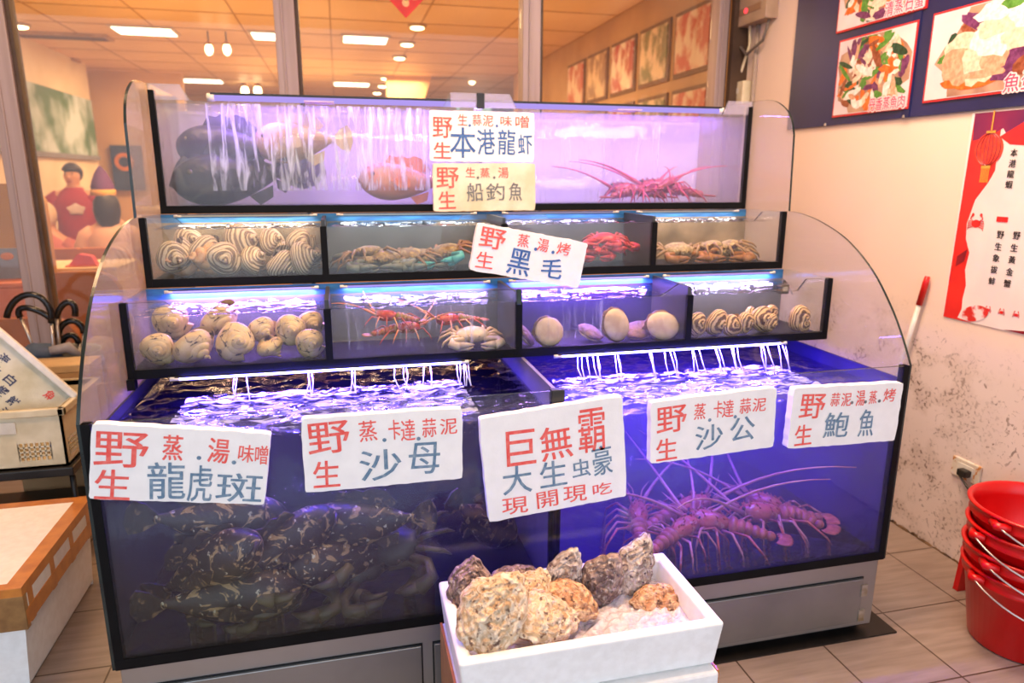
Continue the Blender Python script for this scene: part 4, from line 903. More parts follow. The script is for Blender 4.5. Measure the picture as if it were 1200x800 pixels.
dcx = at(987, 614, 'y', .24); t = thing('suction_cap', 'small pale round cap glowing violet at the right of the lobster bay', 'cap', dcx)
MB().lathe([(.001, .010), (.018, .010), (.026, .004), (.030, -.004), (.026, -.008)], 20, M=Matrix.Translation(dcx)).build('cap', M['white_plastic'], t, True)
MB().tube([dcx+Vector((0, 0, -.006)), (dcx.x, dcx.y, Z0+.08), (dcx.x, dcx.y, Z0+.012)], .006).build('stem', M['white_plastic'], t, True)

settle()
# ------------------------------------------------------------------ oysters in the foam box
OZ = .44
OX0, OX1, OY0, OY1 = .196, .824, -.392, -.066
def foam_box(mb, x0, x1, y0, y1, z0, z1, wall, floor_t, taper=.012):
    o = [(x0, y0), (x1, y0), (x1, y1), (x0, y1)]; b_ = [(x0+taper, y0+taper), (x1-taper, y0+taper), (x1-taper, y1-taper), (x0+taper, y1-taper)]
    i = [(x0+wall, y0+wall), (x1-wall, y0+wall), (x1-wall, y1-wall), (x0+wall, y1-wall)]; j = [(x0+wall*1.3, y0+wall*1.3), (x1-wall*1.3, y0+wall*1.3), (x1-wall*1.3, y1-wall*1.3), (x0+wall*1.3, y1-wall*1.3)]
    vs = [p+(z0,) for p in b_]+[p+(z1,) for p in o]+[p+(z1,) for p in i]+[p+(z0+floor_t,) for p in j]
    fs = [(3, 2, 1, 0), (12, 13, 14, 15)]
    for a, b2 in ((0, 4), (4, 8), (8, 12)):
        for k in range(4): fs.append((a+k, a+(k+1) % 4, b2+(k+1) % 4, b2+k))
    mb.add(vs, fs)
ob = thing('foam_box', 'open white foam box full of oysters and ice in front of the tank', 'foam box', ((OX0+OX1)/2, (OY0+OY1)/2, OZ-.115))
mb = MB(); foam_box(mb, OX0, OX1, OY0, OY1, OZ-.118, OZ, .030, .03); mb.build('tray', M['foam_white'], ob, bevel=.008, seg=3)
lb_ = thing('foam_box', 'taped foam box standing on the floor beneath the box of oysters', 'foam box', (.5, -.235, 0))
mb = MB(); mb.prism([(.235, 0), (.785, 0), (.80, .27), (.215, .27)], 'xz', -.40, -.075); mb.build('body', M['foam_white'], lb_, bevel=.01)
MB().box(.200, .812, -.405, -.068, .27, .320).build('lid', M['foam_white'], lb_, bevel=.008)
mb = MB(); mb.box(.198, .204, -.40, -.07, .14, .321); mb.box(.807, .8135, -.40, -.07, .20, .3205); mb.box(.2135, .2145, -.39, -.08, .10, .2)
mb.build('orange_tape', M['orange_tape'], lb_)
ice = MB(); nx, ny = 40, 24; vs = []; fs = []
for j in range(ny+1):
    for i in range(nx+1):
        x = OX0+.036+(OX1-OX0-.072)*i/nx; y = OY0+.036+(OY1-OY0-.072)*j/ny
        vs.append((x, y, OZ-.055+.012*noise.noise((x*40, y*40, 0))+.008*noise.noise((x*110, y*110, 3))))
for j in range(ny):
    for i in range(nx): fs.append((j*(nx+1)+i, j*(nx+1)+i+1, (j+1)*(nx+1)+i+1, (j+1)*(nx+1)+i))
ice.add(vs, fs)
tag(ice.build('crushed_ice', pm('crushed_ice', (222, 214, 220), (190, 180, 190), 60, .15, spec=.8, bump=.6, bscale=120, sss=.3), None), 'wet crushed ice around the oysters in the foam box', 'ice', None, 'stuff')
OYM = [patchmat('oyster_shell_%d' % i, a, b_, c, 44, (.42, .64), .65, d, 70, (.56, .68), 1.0, 1.2) for i, (a, b_, c, d) in enumerate((
    ((214, 184, 146), (176, 138, 98), (232, 214, 190), (110, 82, 66)), ((122, 98, 92), (84, 64, 62), (170, 144, 132), (204, 186, 176)), ((186, 166, 152), (130, 106, 92), (214, 200, 190), (82, 64, 70)), ((196, 140, 96), (150, 104, 74), (226, 190, 150), (96, 66, 52))))]
def oyster(label, px, py, y, L, Wd, Th, rot, mi, seed, cup=0):
    L *= 1.2; Wd *= 1.2; Th *= 1.12; p = at(px, py, 'y', y); t = thing('oyster', label, 'oyster', p, 'oysters in the foam box', rot)
    rnd = random.Random(seed); o3 = Vector((rnd.uniform(0, 50), rnd.uniform(0, 50), rnd.uniform(0, 50)))
    bend = rnd.uniform(-.25, .25)
    def shell(sg, th):
        mb = MB(); n = 60; k = 40; vs = []; fs = []
        for i in range(k+1):
            r = i/k
            for j in range(n):
                a = 2*PI*j/n; ca, sa = math.cos(a), math.sin(a)
                wid = (1-.42*max(0, ca)**1.5)
                lobe = 1+.09*noise.noise(o3+Vector((ca*1.6, sa*1.6, 0)))+.05*noise.noise(o3+Vector((ca*5, sa*5, 2)))+.03*math.sin(13*a+seed)
                x = ca*L*r*lobe; y_ = sa*Wd*r*wid*lobe+bend*x*x/L
                dome = (1-r**2.2)**.75
                lam = .30*abs(math.sin(r*19+3.0*noise.noise(o3+Vector((ca*2, sa*2, r*2)))))*r*(1-r*.35)
                nz = .30*noise.noise(o3+Vector((x*34, y_*34, sg*3)))+.24*noise.noise(o3+Vector((x*90, y_*90, sg*3)))+.12*noise.noise(o3+Vector((x*210, y_*210, sg*3)))
                z = sg*th*(dome+lam*.8+nz*(.35+.65*dome)) if r < .999 else sg*th*.03+th*.16*noise.noise(o3+Vector((ca*6, sa*6, 7)))
                vs.append((x, y_, z))
        for i in range(k):
            for j in range(n): fs.append((i*n+j, i*n+(j+1) % n, (i+1)*n+(j+1) % n, (i+1)*n+j))
        mb.add(vs, fs); return mb
    shell(1, Th).build('upper_valve', OYM[mi], t, True, local=True)
    shell(-1, Th*.85).build('lower_valve', OYM[(mi+cup) % 4], t, True, local=True)
    return t
oyster('big pale oyster at the front left of the box, largest of all', 578, 716, -.31, .085, .066, .030, (.75, -.75, .35), 0, 11)
oyster('pale golden oyster lying flat just right of the big one', 640, 722, -.28, .080, .055, .028, (.55, .25, .35), 0, 12, 3)
oyster('dark rounded oyster in the back left corner of the box', 553, 686, -.14, .058, .052, .034, (.5, -1.0, .9), 1, 13)
oyster('brown oyster behind the big pale one along the back wall', 610, 685, -.11, .070, .046, .030, (.6, .1, .2), 1, 14)
oyster('narrow oyster standing upright in the middle of the back row', 660, 672, -.14, .064, .040, .026, (1.35, -1.25, .1), 2, 15)
oyster('dark brown oyster standing upright right of the narrow one', 704, 680, -.16, .070, .048, .030, (1.4, -1.15, -.25), 1, 16, 2)
oyster('tall grey violet oyster standing at the back right, topmost of all', 742, 664, -.13, .078, .054, .030, (1.3, -1.05, .55), 2, 17)
oyster('orange brown oyster lying at the right end of the ice', 778, 702, -.20, .076, .038, .024, (.35, .12, -.12), 3, 18)
oyster('orange tipped oyster lying at the right of the golden one', 672, 704, -.22, .058, .042, .026, (.4, .4, -.5), 3, 19)
oyster('mid brown oyster above the big pale one, in the second row', 618, 698, -.20, .070, .050, .030, (.6, -.2, .5), 0, 20, 1)

# ------------------------------------------------------------------ red buckets
def bucket(label, cx, cy, z, rz, r0=.135, r1=.192, h=.30, first=False, mouth=False):
    t = thing('bucket', label, 'bucket', (cx, cy, z), 'stacked red buckets', (0, 0, rz))
    prof = [(.001, 0), (r0-.01, 0), (r0, .008), (r1-.010, h-.045), (r1-.004, h-.042), (r1, h-.036), (r1-.004, h-.030), (r1-.004, h-.010), (r1+.006, h-.006), (r1+.008, h), (r1+.002, h+.004), (r1-.008, h), (r1-.012, h-.04), (r0-.006, .014), (.001, .012)]
    MB().lathe(prof, 48, cap=False).build('pail', M['red_plastic'], t, True, local=True)
    for s in (-1, 1):
        q = MB(); q.tube([(s*(r1-.004), -.026, h-.022), (s*(r1+.018), 0, h-.022), (s*(r1-.004), .026, h-.022)], [.013, .014, .013], 8); q.build('ear', M['red_plastic'], t, True, local=True)
    pts = []
    for k in range(25):
        a = PI*k/24; pts.append(((r1+.018)*math.cos(a), -(r1+.020)*math.sin(a), h-.020-.085*math.sin(a)))
    hd = MB().tube(pts, .0032, 8).build('handle', M['wire'], t, True, local=True)
    MB().tube(pts[10:15], .010, 10).build('grip', M['red_plastic'], hd, True, local=True)
    return t
BX, BY = 2.045, -.14
bucket('lowest red bucket of the stack, standing on the floor by the wall', BX, BY, 0, -.12, r1=.178, h=.265)
bucket('second red bucket from the bottom of the stack', BX, BY, .055, .10, r1=.184, h=.275)
bucket('third red bucket of the stack, just under the open top one', BX, BY, .125, -.22, r1=.182, h=.275)
bucket('topmost red bucket of the stack, its empty inside open to view', BX+.004, BY+.002, .19, .16, r1=.186, h=.275)
rr = at(1178, 567, 'y', .16)
t = thing('dustpan', 'red dustpan standing against the wall behind the stack of buckets', 'dustpan', (2.16, .16, 0))
MB().tube([(rr.x, .16, rr.z), (2.15, .14, rr.z-.004), (XW-.015, .12, rr.z-.01)], .011, 10).build('handle', M['red_plastic'], t, True)
MB().tube([(2.19, .13, rr.z), (2.19, .14, .22)], .010, 10).build('shaft', M['red_plastic'], t, True)
MB().prism([(2.09, 0), (XW-.01, 0), (XW-.02, .24), (2.11, .24)], 'xz', .13, .15).build('pan', M['red_plastic'], t, bevel=.004)

# ------------------------------------------------------------------ things on the right wall
def wpt(px, py, x=XW): return at(px, py, 'x', x)
# socket with plug
oc = wpt(1131, 551, XW-.012); t = thing('wall_socket', 'white wall socket with rust stains and a black plug above the buckets', 'socket', oc)
MB().box(XW-.012, XW, oc.y-.062, oc.y+.062, oc.z-.038, oc.z+.038).build('plate', patchmat('rusty_white', (222, 214, 200), (206, 196, 178), (184, 120, 50), 22, (.56, .62), .5), t, bevel=.004)
MB().box(XW-.014, XW-.011, oc.y-.035, oc.y+.035, oc.z-.022, oc.z+.022).build('insert', M['white_plastic'], t, bevel=.003)
pl = thing('power_plug', 'black plug and cable in the wall socket', 'plug', (XW-.03, oc.y-.01, oc.z-.004))
MB().box(XW-.045, XW-.0145, oc.y-.032, oc.y+.008, oc.z-.017, oc.z+.010).build('body', M['black_plastic'], pl, bevel=.005)
MB().tube([(XW-.04, oc.y+.0, oc.z-.012), (XW-.04, oc.y-.05, oc.z-.05), (XW-.03, oc.y-.11, oc.z-.10), (XW-.02, oc.y-.16, oc.z-.2), (XW-.012, oc.y-.2, oc.z-.32)], .004).build('cable', M['black_plastic'], pl, True)
# broom pole leaning on the wall
b0, b1, b2 = wpt(1087, 324, XW-.02), wpt(1077, 357, XW-.025), wpt(1062, 405, XW-.035)
d = (b2-b0).normalized(); bot = b0+d*((b0.z-.02)/-d.z)
t = thing('broom_pole', 'white pole with a red grip leaning on the wall behind the tank', 'pole', (XW-.1, .8, 0))
bot = Vector((min(bot.x, XW-.12), bot.y, .0))
MB().tube([b0, b0+(b1-b0)*.2, b1], [.010, .012, .012], 12).build('grip', pm('red_grip', (214, 34, 28), (196, 26, 22), 10, .35), t, True)
MB().tube([b1, b2, bot], .0095, 12).build('shaft', M['white_plastic'], t, True)
# dark blue menu board
S0 = wpt(933, 152, XW-.01); ZB0 = 1.687
t = thing('menu_board', 'large dark blue menu board with food photos high on the right wall', 'menu board', (XW-.01, .9, ZB0))
MB().box(XW-.012, XW-.001, -.75, 1.625, ZB0, 2.75).build('panel', pm('navy_board', (22, 26, 74), (30, 34, 92), 3, .35), t)
MB().box(XW-.016, XW-.012, .835-.02, .835+.02, ZB0, 2.75).build('seam', pm('navy_seam', (26, 30, 84), None), t)
for k, (px, py) in enumerate(((1059, 140), (967, 148))):
    c = wpt(px, py, XW-.012); MB().ell((XW-.013, c.y, ZB0+.004), (.005, .009, .009), 10, 6).build('bolt', M['wire'], t, True)
RB = pm('red_border', (206, 40, 44), None, rough=.4)
FC = [pm('food_%s' % n_, c, tuple(max(0, v-34) for v in c), 60, .4, bump=.2, bscale=120) for n_, c in (('cream', (240, 214, 190)), ('orange', (226, 120, 50)), ('green', (96, 150, 66)), ('dark_green', (44, 82, 58)), ('brown', (150, 86, 60)), ('white', (246, 236, 230)), ('purple', (120, 60, 110)), ('tan', (222, 170, 140)))]
FCW = pm('photo_ground', (226, 214, 216), (202, 190, 200), 5, .4); PLT = pm('photo_plate', (186, 150, 126), (150, 110, 92), 12, .4)
def photo(label, ya, yb, za, zb, seed, plate, sliced=False):
    """printed food photo, ya = left edge (far), yb = right edge (near)"""
    rnd = random.Random(seed); X = XW-.0165
    f = MB().box(X-.002, XW-.012, yb-.008, ya+.008, za-.008, zb+.008).build('photo_border', RB, t)
    MB().box(X-.004, X-.002, yb, ya, za, zb).build('photo_ground', FCW, f)
    w = ya-yb; h = zb-za
    def P(u, v): return (ya-u*w, za+v*h)
    def blob(mb, u, v, r1, r2, an, x, n=11):
        vs = []
        for k in range(n):
            a = 2*PI*k/n; q = 1+rnd.uniform(-.18, .18); du, dv = r1*q*math.cos(a), r2*q*math.sin(a)
            uu = u+du*math.cos(an)-dv*math.sin(an); vv = v+(du*math.sin(an)+dv*math.cos(an))*w/h
            yy, zz = P(min(.99, max(.01, uu)), min(.99, max(.01, vv))); vs.append((x, yy, zz))
        mb.add(vs, [tuple(range(n))])
    mb = MB(); blob(mb, *plate, 0, X-.0045, 26); mb.build('printed_plate', PLT, f)
    ms = {}
    if not sliced:
        for k in range(150):
            a = rnd.uniform(0, 2*PI); rr_ = math.sqrt(rnd.random())*.92
            u = plate[0]+plate[2]*rr_*math.cos(a); v = plate[1]+plate[3]*rr_*math.sin(a)*w/h
            if v > .97 or v < .05: continue
            ci = rnd.choice([0, 0, 5, 5, 1, 2, 2, 3, 4, 7, 1, 6]); blob(ms.setdefault(ci, MB()), u, v, rnd.uniform(.04, .13), rnd.uniform(.02, .045), rnd.uniform(0, PI), X-.005-k*2e-6)
    else:
        for k, (u, v, r1, r2, an, ci) in enumerate([(.22, .66, .05, .05, 0, 3), (.15, .46, .06, .03, .4, 2), (.42, .80, .16, .05, -.5, 6), (.36, .72, .10, .03, -.6, 4), (.30, .16, .16, .04, -.1, 1), (.45, .13, .2, .05, 0, 1), (.82, .35, .22, .12, .6, 6), (.90, .28, .12, .08, .6, 4), (.30, .52, .17, .12, .1, 0), (.30, .36, .15, .14, 0, 7), (.48, .34, .15, .15, 0, 0), (.62, .40, .12, .12, .3, 7), (.58, .55, .20, .11, -.1, 5), (.60, .70, .19, .10, .1, 5), (.60, .715, .16, .075, .1, 0), (.78, .60, .12, .11, .4, 0), (.80, .78, .12, .08, -.3, 5), (.58, .88, .18, .07, .05, 5), (.72, .93, .1, .05, 0, 2), (.52, .22, .22, .03, 0, 7)]):
            blob(ms.setdefault(ci, MB()), u, v, r1, r2, an, X-.005-k*4e-5, 18)
    for ci, m_ in ms.items(): m_.build('printed_food', FC[ci], f)
    return f
CAPO, CAPI = pm('caption_outline', (250, 220, 226), None, rough=.4), pm('caption_pink', (214, 70, 112), (196, 54, 96), 40, .4)
def caption(f, text, yl, yr, zl, zh, dz):
    """text on the wall, running from far (yl) to near (yr)"""
    n = len(text); X = XW-.0225; o_ = MB(); i_ = MB()
    for k, ch in enumerate(text):
        y = yl+(yr-yl)*(k+.5)/n; w = abs(yr-yl)/n*.9; z = zl+dz*(k+.5)/n
        for mb, off, xx in ((o_, .075, X), (i_, .012, X-.0006)):
            vs, fs = glyph(ch, 0); e = .006 if off > .05 else .0008
            for q_ in range(8 if off > .05 else 3):
                ey_, ez_ = e*math.cos(q_*PI/4), e*math.sin(q_*PI/4)
                mb.add([(xx-q_*2e-5, y-u*w+ey_, z+v*zh+ez_) for u, v in vs], fs)
    o_.build('caption_outline', CAPO, f); i_.build('caption', CAPI, f)
f1 = photo('', 1.30, .80, 2.095, 2.43, 5, (.5, .55, .46, .40)); caption(f1, '清蒸石蟹', 1.01, .80, 2.125, .055, -.002)
f2 = photo('', 1.268, .828, 1.728, 2.044, 6, (.5, .50, .47, .44)); caption(f2, '丹香蒸魚肉', 1.04, .835, 1.752, .05, 0)
f3 = photo('', .742, .27, 1.742, 2.050, 7, (.62, .42, .5, .5), True); caption(f3, '魚蛋沙拉', .40, .14, 1.765, .062, 0)
f4 = photo('', .70, .28, 2.115, 2.42, 8, (.5, .5, .45, .42))
# red and white seafood poster
PZ0, PZ1, PY0, PY1 = .927, 1.680, .524, -.42
t = thing('poster', 'red bordered white seafood poster with a lantern below the blue menu board', 'poster', (XW-.004, .1, PZ0))
MB().box(XW-.004, XW-.001, PY1, PY0, PZ0, PZ1).build('sheet', pm('poster_paper', (232, 222, 220), (224, 212, 212), 6, .45), t)
def strip(name, pts, mat, x):
    mb = MB(); mb.add([(x, y, z) for y, z in pts], [tuple(range(len(pts)))]); return mb.build(name, mat, t)
PR = pm('poster_red', (226, 48, 40), (206, 34, 34), 7, .4); PD = pm('poster_dark_red', (110, 20, 36), (140, 26, 40), 8, .4); PP = pm('poster_purple', (92, 26, 80), (150, 30, 70), 3, .4)
X = XW-.0045
def PW(px, py): p = wpt(px, py, XW-.004); return (p.y, p.z)
lw = [PW(*q) for q in ((1143, 133), (1176, 133), (1172, 160), (1166, 200), (1158, 214), (1143, 234), (1133, 262), (1132, 280), (1136, 296), (1131, 316), (1132, 334), (1128, 350), (1127, 362), (1122, 372), (1140, 380), (1160, 383), (1180, 388), (1200, 393), (1200, 396), (1105, 374))]
strip('red_border', [(min(PY0, y), max(PZ0, z)) for y, z in lw], PR, X)
tp_ = [PW(*q) for q in ((1143, 133), (1200, 128), (1230, 124), (1230, 165), (1200, 170), (1185, 167), (1176, 150), (1160, 160), (1140, 165))]
strip('purple_band', [(min(PY0, y), min(PZ1, z)) for y, z in tp_], PP, X-.0004)
strip('red_fold', [PW(*q) for q in ((1172, 160), (1200, 143), (1230, 134), (1230, 170), (1200, 170), (1184, 169))], PR, X-.0008)
strip('dark_fold', [PW(*q) for q in ((1122, 300), (1134, 292), (1130, 306), (1120, 312))], PD, X-.0008)
strip('dark_wave', [(min(PY0, y), max(PZ0+.002, z)) for y, z in [PW(*q) for q in ((1176, 386), (1200, 388), (1230, 392), (1230, 402), (1200, 397))]], PD, X-.0008)
lc = wpt(1160, 175); q = MB(); Lm = Matrix.Translation((X-.0012, lc.y, lc.z)) @ Matrix.Rotation(-PI/2, 4, 'Y')
q.lathe([(.058, 0), (.058, .0006)], 28, M=Lm); q.build('printed_lantern', pm('lantern_print', (230, 76, 48), (208, 50, 36), 30, .4), t)
q = MB()
for k in range(-3, 4):
    pts = [(X-.0022, lc.y+k*.016*math.cos(a)*1.0, lc.z+.056*math.sin(a)) for a in [i*PI/8-PI/2 for i in range(9)]]
    q.tube(pts, .0014, 4)
q.build('lantern_ribs', PD, t)
q = MB(); q.box(X-.003, X-.0015, lc.y-.018, lc.y+.018, lc.z-.066, lc.z-.056); q.box(X-.003, X-.0015, lc.y-.018, lc.y+.018, lc.z+.056, lc.z+.064); q.box(X-.003, X-.0015, lc.y-.004, lc.y+.001, lc.z+.06, PZ1)
for k in range(7): q.box(X-.0026, X-.0015, lc.y+.014-k*.005, lc.y+.0165-k*.005, lc.z-.115, lc.z-.066)
q.build('lantern_trim', pm('gold_trim', (236, 170, 70), None, rough=.4), t)
def flat_crab_print(px, py, s):
    c = wpt(px, py); q = MB(); x = X-.001
    def disc(y, z, a, b_): q.add([(x, y+a*math.cos(2*PI*i/18), z+b_*math.sin(2*PI*i/18)) for i in range(18)], [tuple(range(18))])
    disc(c.y, c.z, s*.55, s*.42)
    for sg in (-1, 1):
        for k in range(4):
            q.tube([(x, c.y+sg*s*.4, c.z+s*(.15-.16*k)), (x, c.y+sg*s*.85, c.z+s*(.3-.25*k)), (x, c.y+sg*s*1.0, c.z-s*(.05+.22*k))], [s*.05, s*.05, s*.02], 4)
        q.tube([(x, c.y+sg*s*.4, c.z+s*.25), (x, c.y+sg*s*.75, c.z+s*.5), (x, c.y+sg*s*.55, c.z+s*.9)], [s*.07, s*.07, s*.09], 4); disc(c.y+sg*s*.5, c.z+s*.92, s*.16, s*.2)
    q.build('printed_crab', PR, t)
flat_crab_print(1145, 262, .034)
for k, (px, py) in enumerate(((1159, 363), (1175, 366), (1192, 369))): flat_crab_print(px, py, .013)
c = wpt(1143, 367); q = MB()
q.add([(X-.0014, c.y+.052*math.cos(a)*(1 if math.cos(a) > 0 else 1.1), c.z+.030*math.sin(a)-.012*math.cos(a)) for a in [2*PI*i/24 for i in range(24)]], [tuple(range(24))]); q.build('printed_fish', pm('printed_fish', (206, 46, 40), (236, 214, 216), 24, .4, lo=.45, hi=.55), t)
INKP = pm('poster_black', (44, 36, 40), None)
def column_text(text, p0, p1, mat, w=.030):
    a, b_ = wpt(*p0), wpt(*p1); mb = MB(); n = len(text)
    for k, ch in enumerate(text):
        y = a.y+(b_.y-a.y)*k/(n-1); z = a.z+(b_.z-a.z)*k/(n-1); vs, fs = glyph(ch, 0)
        for e in (-.0008, .0008): mb.add([(X-.0016-abs(e+.0008)*.1, y-u*w+e, z+v*w+e*.5) for u, v in vs], fs)
    mb.build('printed_text', mat, t)
column_text('本港龍蝦', (1190, 179), (1184, 216), INKP, .026)
column_text('野生象拔蚌', (1174, 275), (1164, 329), INKP, .026)
column_text('野生黃金蟹', (1193, 276), (1182, 332), INKP, .026)
c = wpt(1176, 257); q = MB(); q.box(X-.0014, X-.001, c.y-.022, c.y+.022, c.z-.009, c.z+.009); q.build('red_mark', PR, t)
# electric box, cables and adapter
e0, e1 = wpt(860, 31, XW-.07), wpt(895, 21, XW-.07)
t = thing('fuse_box', 'beige electric box with a red lamp high in the back corner', 'fuse box', (XW-.05, (e0.y+e1.y)/2, e0.z))
ey0, ey1 = e1.y-.02, e0.y
MB().box(XW-.075, XW-.0005, ey0, ey1, e1.z-.002, e1.z+.24).build('case', pm('beige_case', (176, 152, 130), (156, 132, 112), 6, .5), t, bevel=.004)
MB().box(XW-.079, XW-.074, ey0+.045, ey1-.06, e1.z+.05, e1.z+.085).build('switch_plate', pm('brown_plate', (150, 118, 92), None), t, bevel=.003)
MB().ell((XW-.080, ey1-.13, e1.z+.067), (.006, .017, .014), 10, 6).build('pilot_lamp', emit('red_pilot', (1, .04, .05), 3), t, True)
MB().tube([(XW-.04, ey1-.03, e1.z), (XW-.05, ey1-.02, e1.z-.08), (XW-.05, ey1-.12, e1.z-.15), (XW-.04, ey0+.06, e1.z-.10), (XW-.03, ey0+.03, e1.z)], .008).build('cable', pm('grey_cable', (110, 100, 94), None), t, True)
MB().tube([(XW-.03, ey1-.10, e1.z), (XW-.03, ey1-.11, e1.z-.1), (XW-.035, ey1-.03, e1.z-.27), (XW-.03, ey1-.03, e1.z-.29)], .0075).build('pale_cable', M['cream_plastic'], t, True)
MB().tube([(XW-.012, ey1-.15, e1.z), (XW-.012, ey1-.15, .9)], .011).build('conduit', pm('grey_conduit', (168, 152, 140), None), t, True)
c = wpt(868, 108, XW-.03); t = thing('adapter_box', 'cream box on the wall below the electric box', 'switch box', (XW-.03, e0.y-.05, c.z))
MB().box(XW-.055, XW-.0005, ey1-.115, ey1+.005, c.z-.07, c.z+.055).build('case', M['cream_plastic'], t, bevel=.005)
MB().box(XW-.058, XW-.054, ey1-.07, ey1-.04, c.z-.01, c.z+.02).build('switch', M['white_plastic'], t, bevel=.002)
q = MB(); q.box(XW-.10, XW-.0005, 2.06, 2.10, 0, 3.0); struct(q.build('trim_13', M['frame_dark']))

# ------------------------------------------------------------------ left side : foam box, crate, umbrellas
SBX = -.915
t = thing('foam_box', 'large closed foam box with orange tape around its lid, on the floor at the left', 'foam box', (-1.15, .63, 0))
x0, x1, y0, y1, zt = -1.42, SBX, .335, .925, .335
mb = MB(); mb.prism([(x0+.03, 0), (x1-.03, 0), (x1-.012, .245), (x0+.012, .245)], 'xz', y0+.02, y1-.02); mb.build('body', M['foam_white'], t, bevel=.02, seg=3)
MB().box(x0, x1, y0, y1, .245, zt).build('lid', M['foam_white'], t, bevel=.010, seg=3)
tw = .0015
for k, a in enumerate(((x1-.045, x1+tw, y0-tw, y1+tw, zt-.03, zt+tw), (x0, x1+tw*.5, y0-tw*1.5, y0+.03, zt-.028, zt+tw*.6), (x0, x1+tw*.6, y1-.04, y1+tw*.5, zt-.026, zt+tw*.7), (x1-.012, x1+tw*1.3, y0+.002, y1-.002, .215, .262))):
    MB().box(*a).build('orange_tape', M['orange_tape'], t, bevel=.0006)
for k in range(4): MB().box(x1-.012, x1+tw*.8, y0+.03+k*.16, y0+.06+k*.16, .21, zt-.02).build('orange_tape', M['orange_tape'], t)
MB().box(x0, x1+tw*1.2, y0-tw*1.6, y0+.02, .205, zt-.025).build('brown_tape', M['brown_tape'], t, bevel=.001)
# crate
cy0, cy1 = 1.10, 1.50; ca = at(70, 477, 'y', cy0); cb = at(70, 546, 'y', cy0)
cx1, cz1, cz0 = ca.x, ca.z, cb.z; cx0 = cx1-.42
t = thing('plastic_crate', 'white plastic crate with square vents on a dark trolley at the left', 'crate', ((cx0+cx1)/2, (cy0+cy1)/2, cz0))
w = .008; H = cz1-cz0
def vent_wall(a, b_, fixed, axis, mb):
    """side of the crate with two banks of square vents: built as bars around the holes"""
    bx = (lambda u0, u1, z0, z1: mb.box(u0, u1, fixed, fixed+w, z0, z1)) if axis == 'x' else (lambda u0, u1, z0, z1: mb.box(fixed, fixed+w, u0, u1, z0, z1))
    L = b_-a; zs, ze = cz0+.03, cz0+.03+H*.30
    bx(a, b_, cz0, zs); bx(a, b_, ze, cz1)
    banks = [(a+.03, a+.03+.105), (b_-.05-.105, b_-.05)]
    bx(a, banks[0][0], zs, ze); bx(banks[0][1], banks[1][0], zs, ze); bx(banks[1][1], b_, zs, ze)
    for (u0, u1) in banks:
        n = 6
        for k in range(n+1): u = u0+(u1-u0)*k/n; bx(u-.003, u+.003, zs, ze)
        for k in range(1, 4): z = zs+(ze-zs)*k/4; bx(u0, u1, z-.003, z+.003)
mb = MB(); vent_wall(cx0, cx1, cy0, 'x', mb); vent_wall(cx0, cx1, cy1-w, 'x', mb); vent_wall(cy0, cy1, cx1-w, 'y', mb); vent_wall(cy0, cy1, cx0, 'y', mb)
mb.box(cx0, cx1, cy0, cy1, cz0, cz0+.008); mb.build('basket', M['cream_plastic'], t)
mb = MB(); r = .016
mb.box(cx0-r, cx1+r, cy0-r, cy0+w, cz1-.028, cz1); mb.box(cx0-r, cx1+r, cy1-w, cy1+r, cz1-.028, cz1); mb.box(cx1-w, cx1+r, cy0-r, cy1+r, cz1-.028, cz1); mb.box(cx0-r, cx0+w, cy0-r, cy1+r, cz1-.028, cz1)
mb.build('rim', M['cream_plastic'], t, bevel=.004)
MB().box(cx0+.05, cx1-.15, cy0-.006, cy0, cz1-.09, cz1-.045).build('label_plate', M['white_plastic'], t, bevel=.002)
# trolley under the crate
tr_ = thing('trolley', 'dark trolley with thin legs under the white crate', 'trolley', ((cx0+cx1)/2, (cy0+cy1)/2, 0))
MB().box(cx0-.1, cx1+.02, cy0-.02, cy1+.05, cz0-.035, cz0-.001).build('shelf', M['black_plastic'], tr_, bevel=.004)
MB().box(cx0-.1, cx1+.0, cy0+.02, cy1+.03, .10, .125).build('lower_shelf', M['black_plastic'], tr_, bevel=.004)
for (lx, ly) in ((cx1, cy0+.02), (cx1, cy1+.02), (cx0-.06, cy0+.02), (cx0-.06, cy1+.02)): MB().tube([(lx, ly, 0), (lx, ly, cz0-.03)], .011, 8).build('leg', M['black_plastic'], tr_, True)
# foam lid standing in the crate, brush lettered
l0, l1 = at(-6, 384, 'y', 1.20), at(86, 462, 'y', 1.24)
t = thing('foam_board', 'white foam lid with blue and red brush writing tilted in the crate', 'lid', ((l0+l1)/2))
ex = (l1-l0); Lx = ex.length; ex.normalize(); nrm = Vector((-.30, -.62, .72)); nrm = (nrm-ex*nrm.dot(ex)).normalized(); ey = nrm.cross(ex)
if ey.z > 0: ey = -ey
ML = Matrix(((ex.x, ey.x, nrm.x, l0.x), (ex.y, ey.y, nrm.y, l0.y), (ex.z, ey.z, nrm.z, l0.z), (0, 0, 0, 1)))
dn = .26
MB().box(-.10, Lx+.01, 0, dn, -.02, 0, M=ML).build('board', M['foam_old'], t, bevel=.004)
MB().box(-.10, Lx+.01, -.012, .012, -.022, .022, M=ML).build('raised_edge', M['foam_white'], t, bevel=.005)
mbb, mbr = MB(), MB()
for (tx, u0, v0, mb) in (('海水', .10, .06, mbb), ('白蝦', .17, .10, mbb), ('鮮活', .235, .15, mbb), ('魚', .30, .055, mbr), ('生', .15, .21, mbr)):
    for k, ch in enumerate(tx):
        vs, fs = glyph(ch, .02); mb.add([ML @ Vector((u0+.046*k*.3+u*.036, v0+.046*k-v*.036, .0012)) for u, v in vs], fs)
mbb.build('blue_lettering', pm('dark_blue_ink', (40, 48, 88), (80, 88, 120), 50), t); mbr.build('red_lettering', M['red_ink'], t)
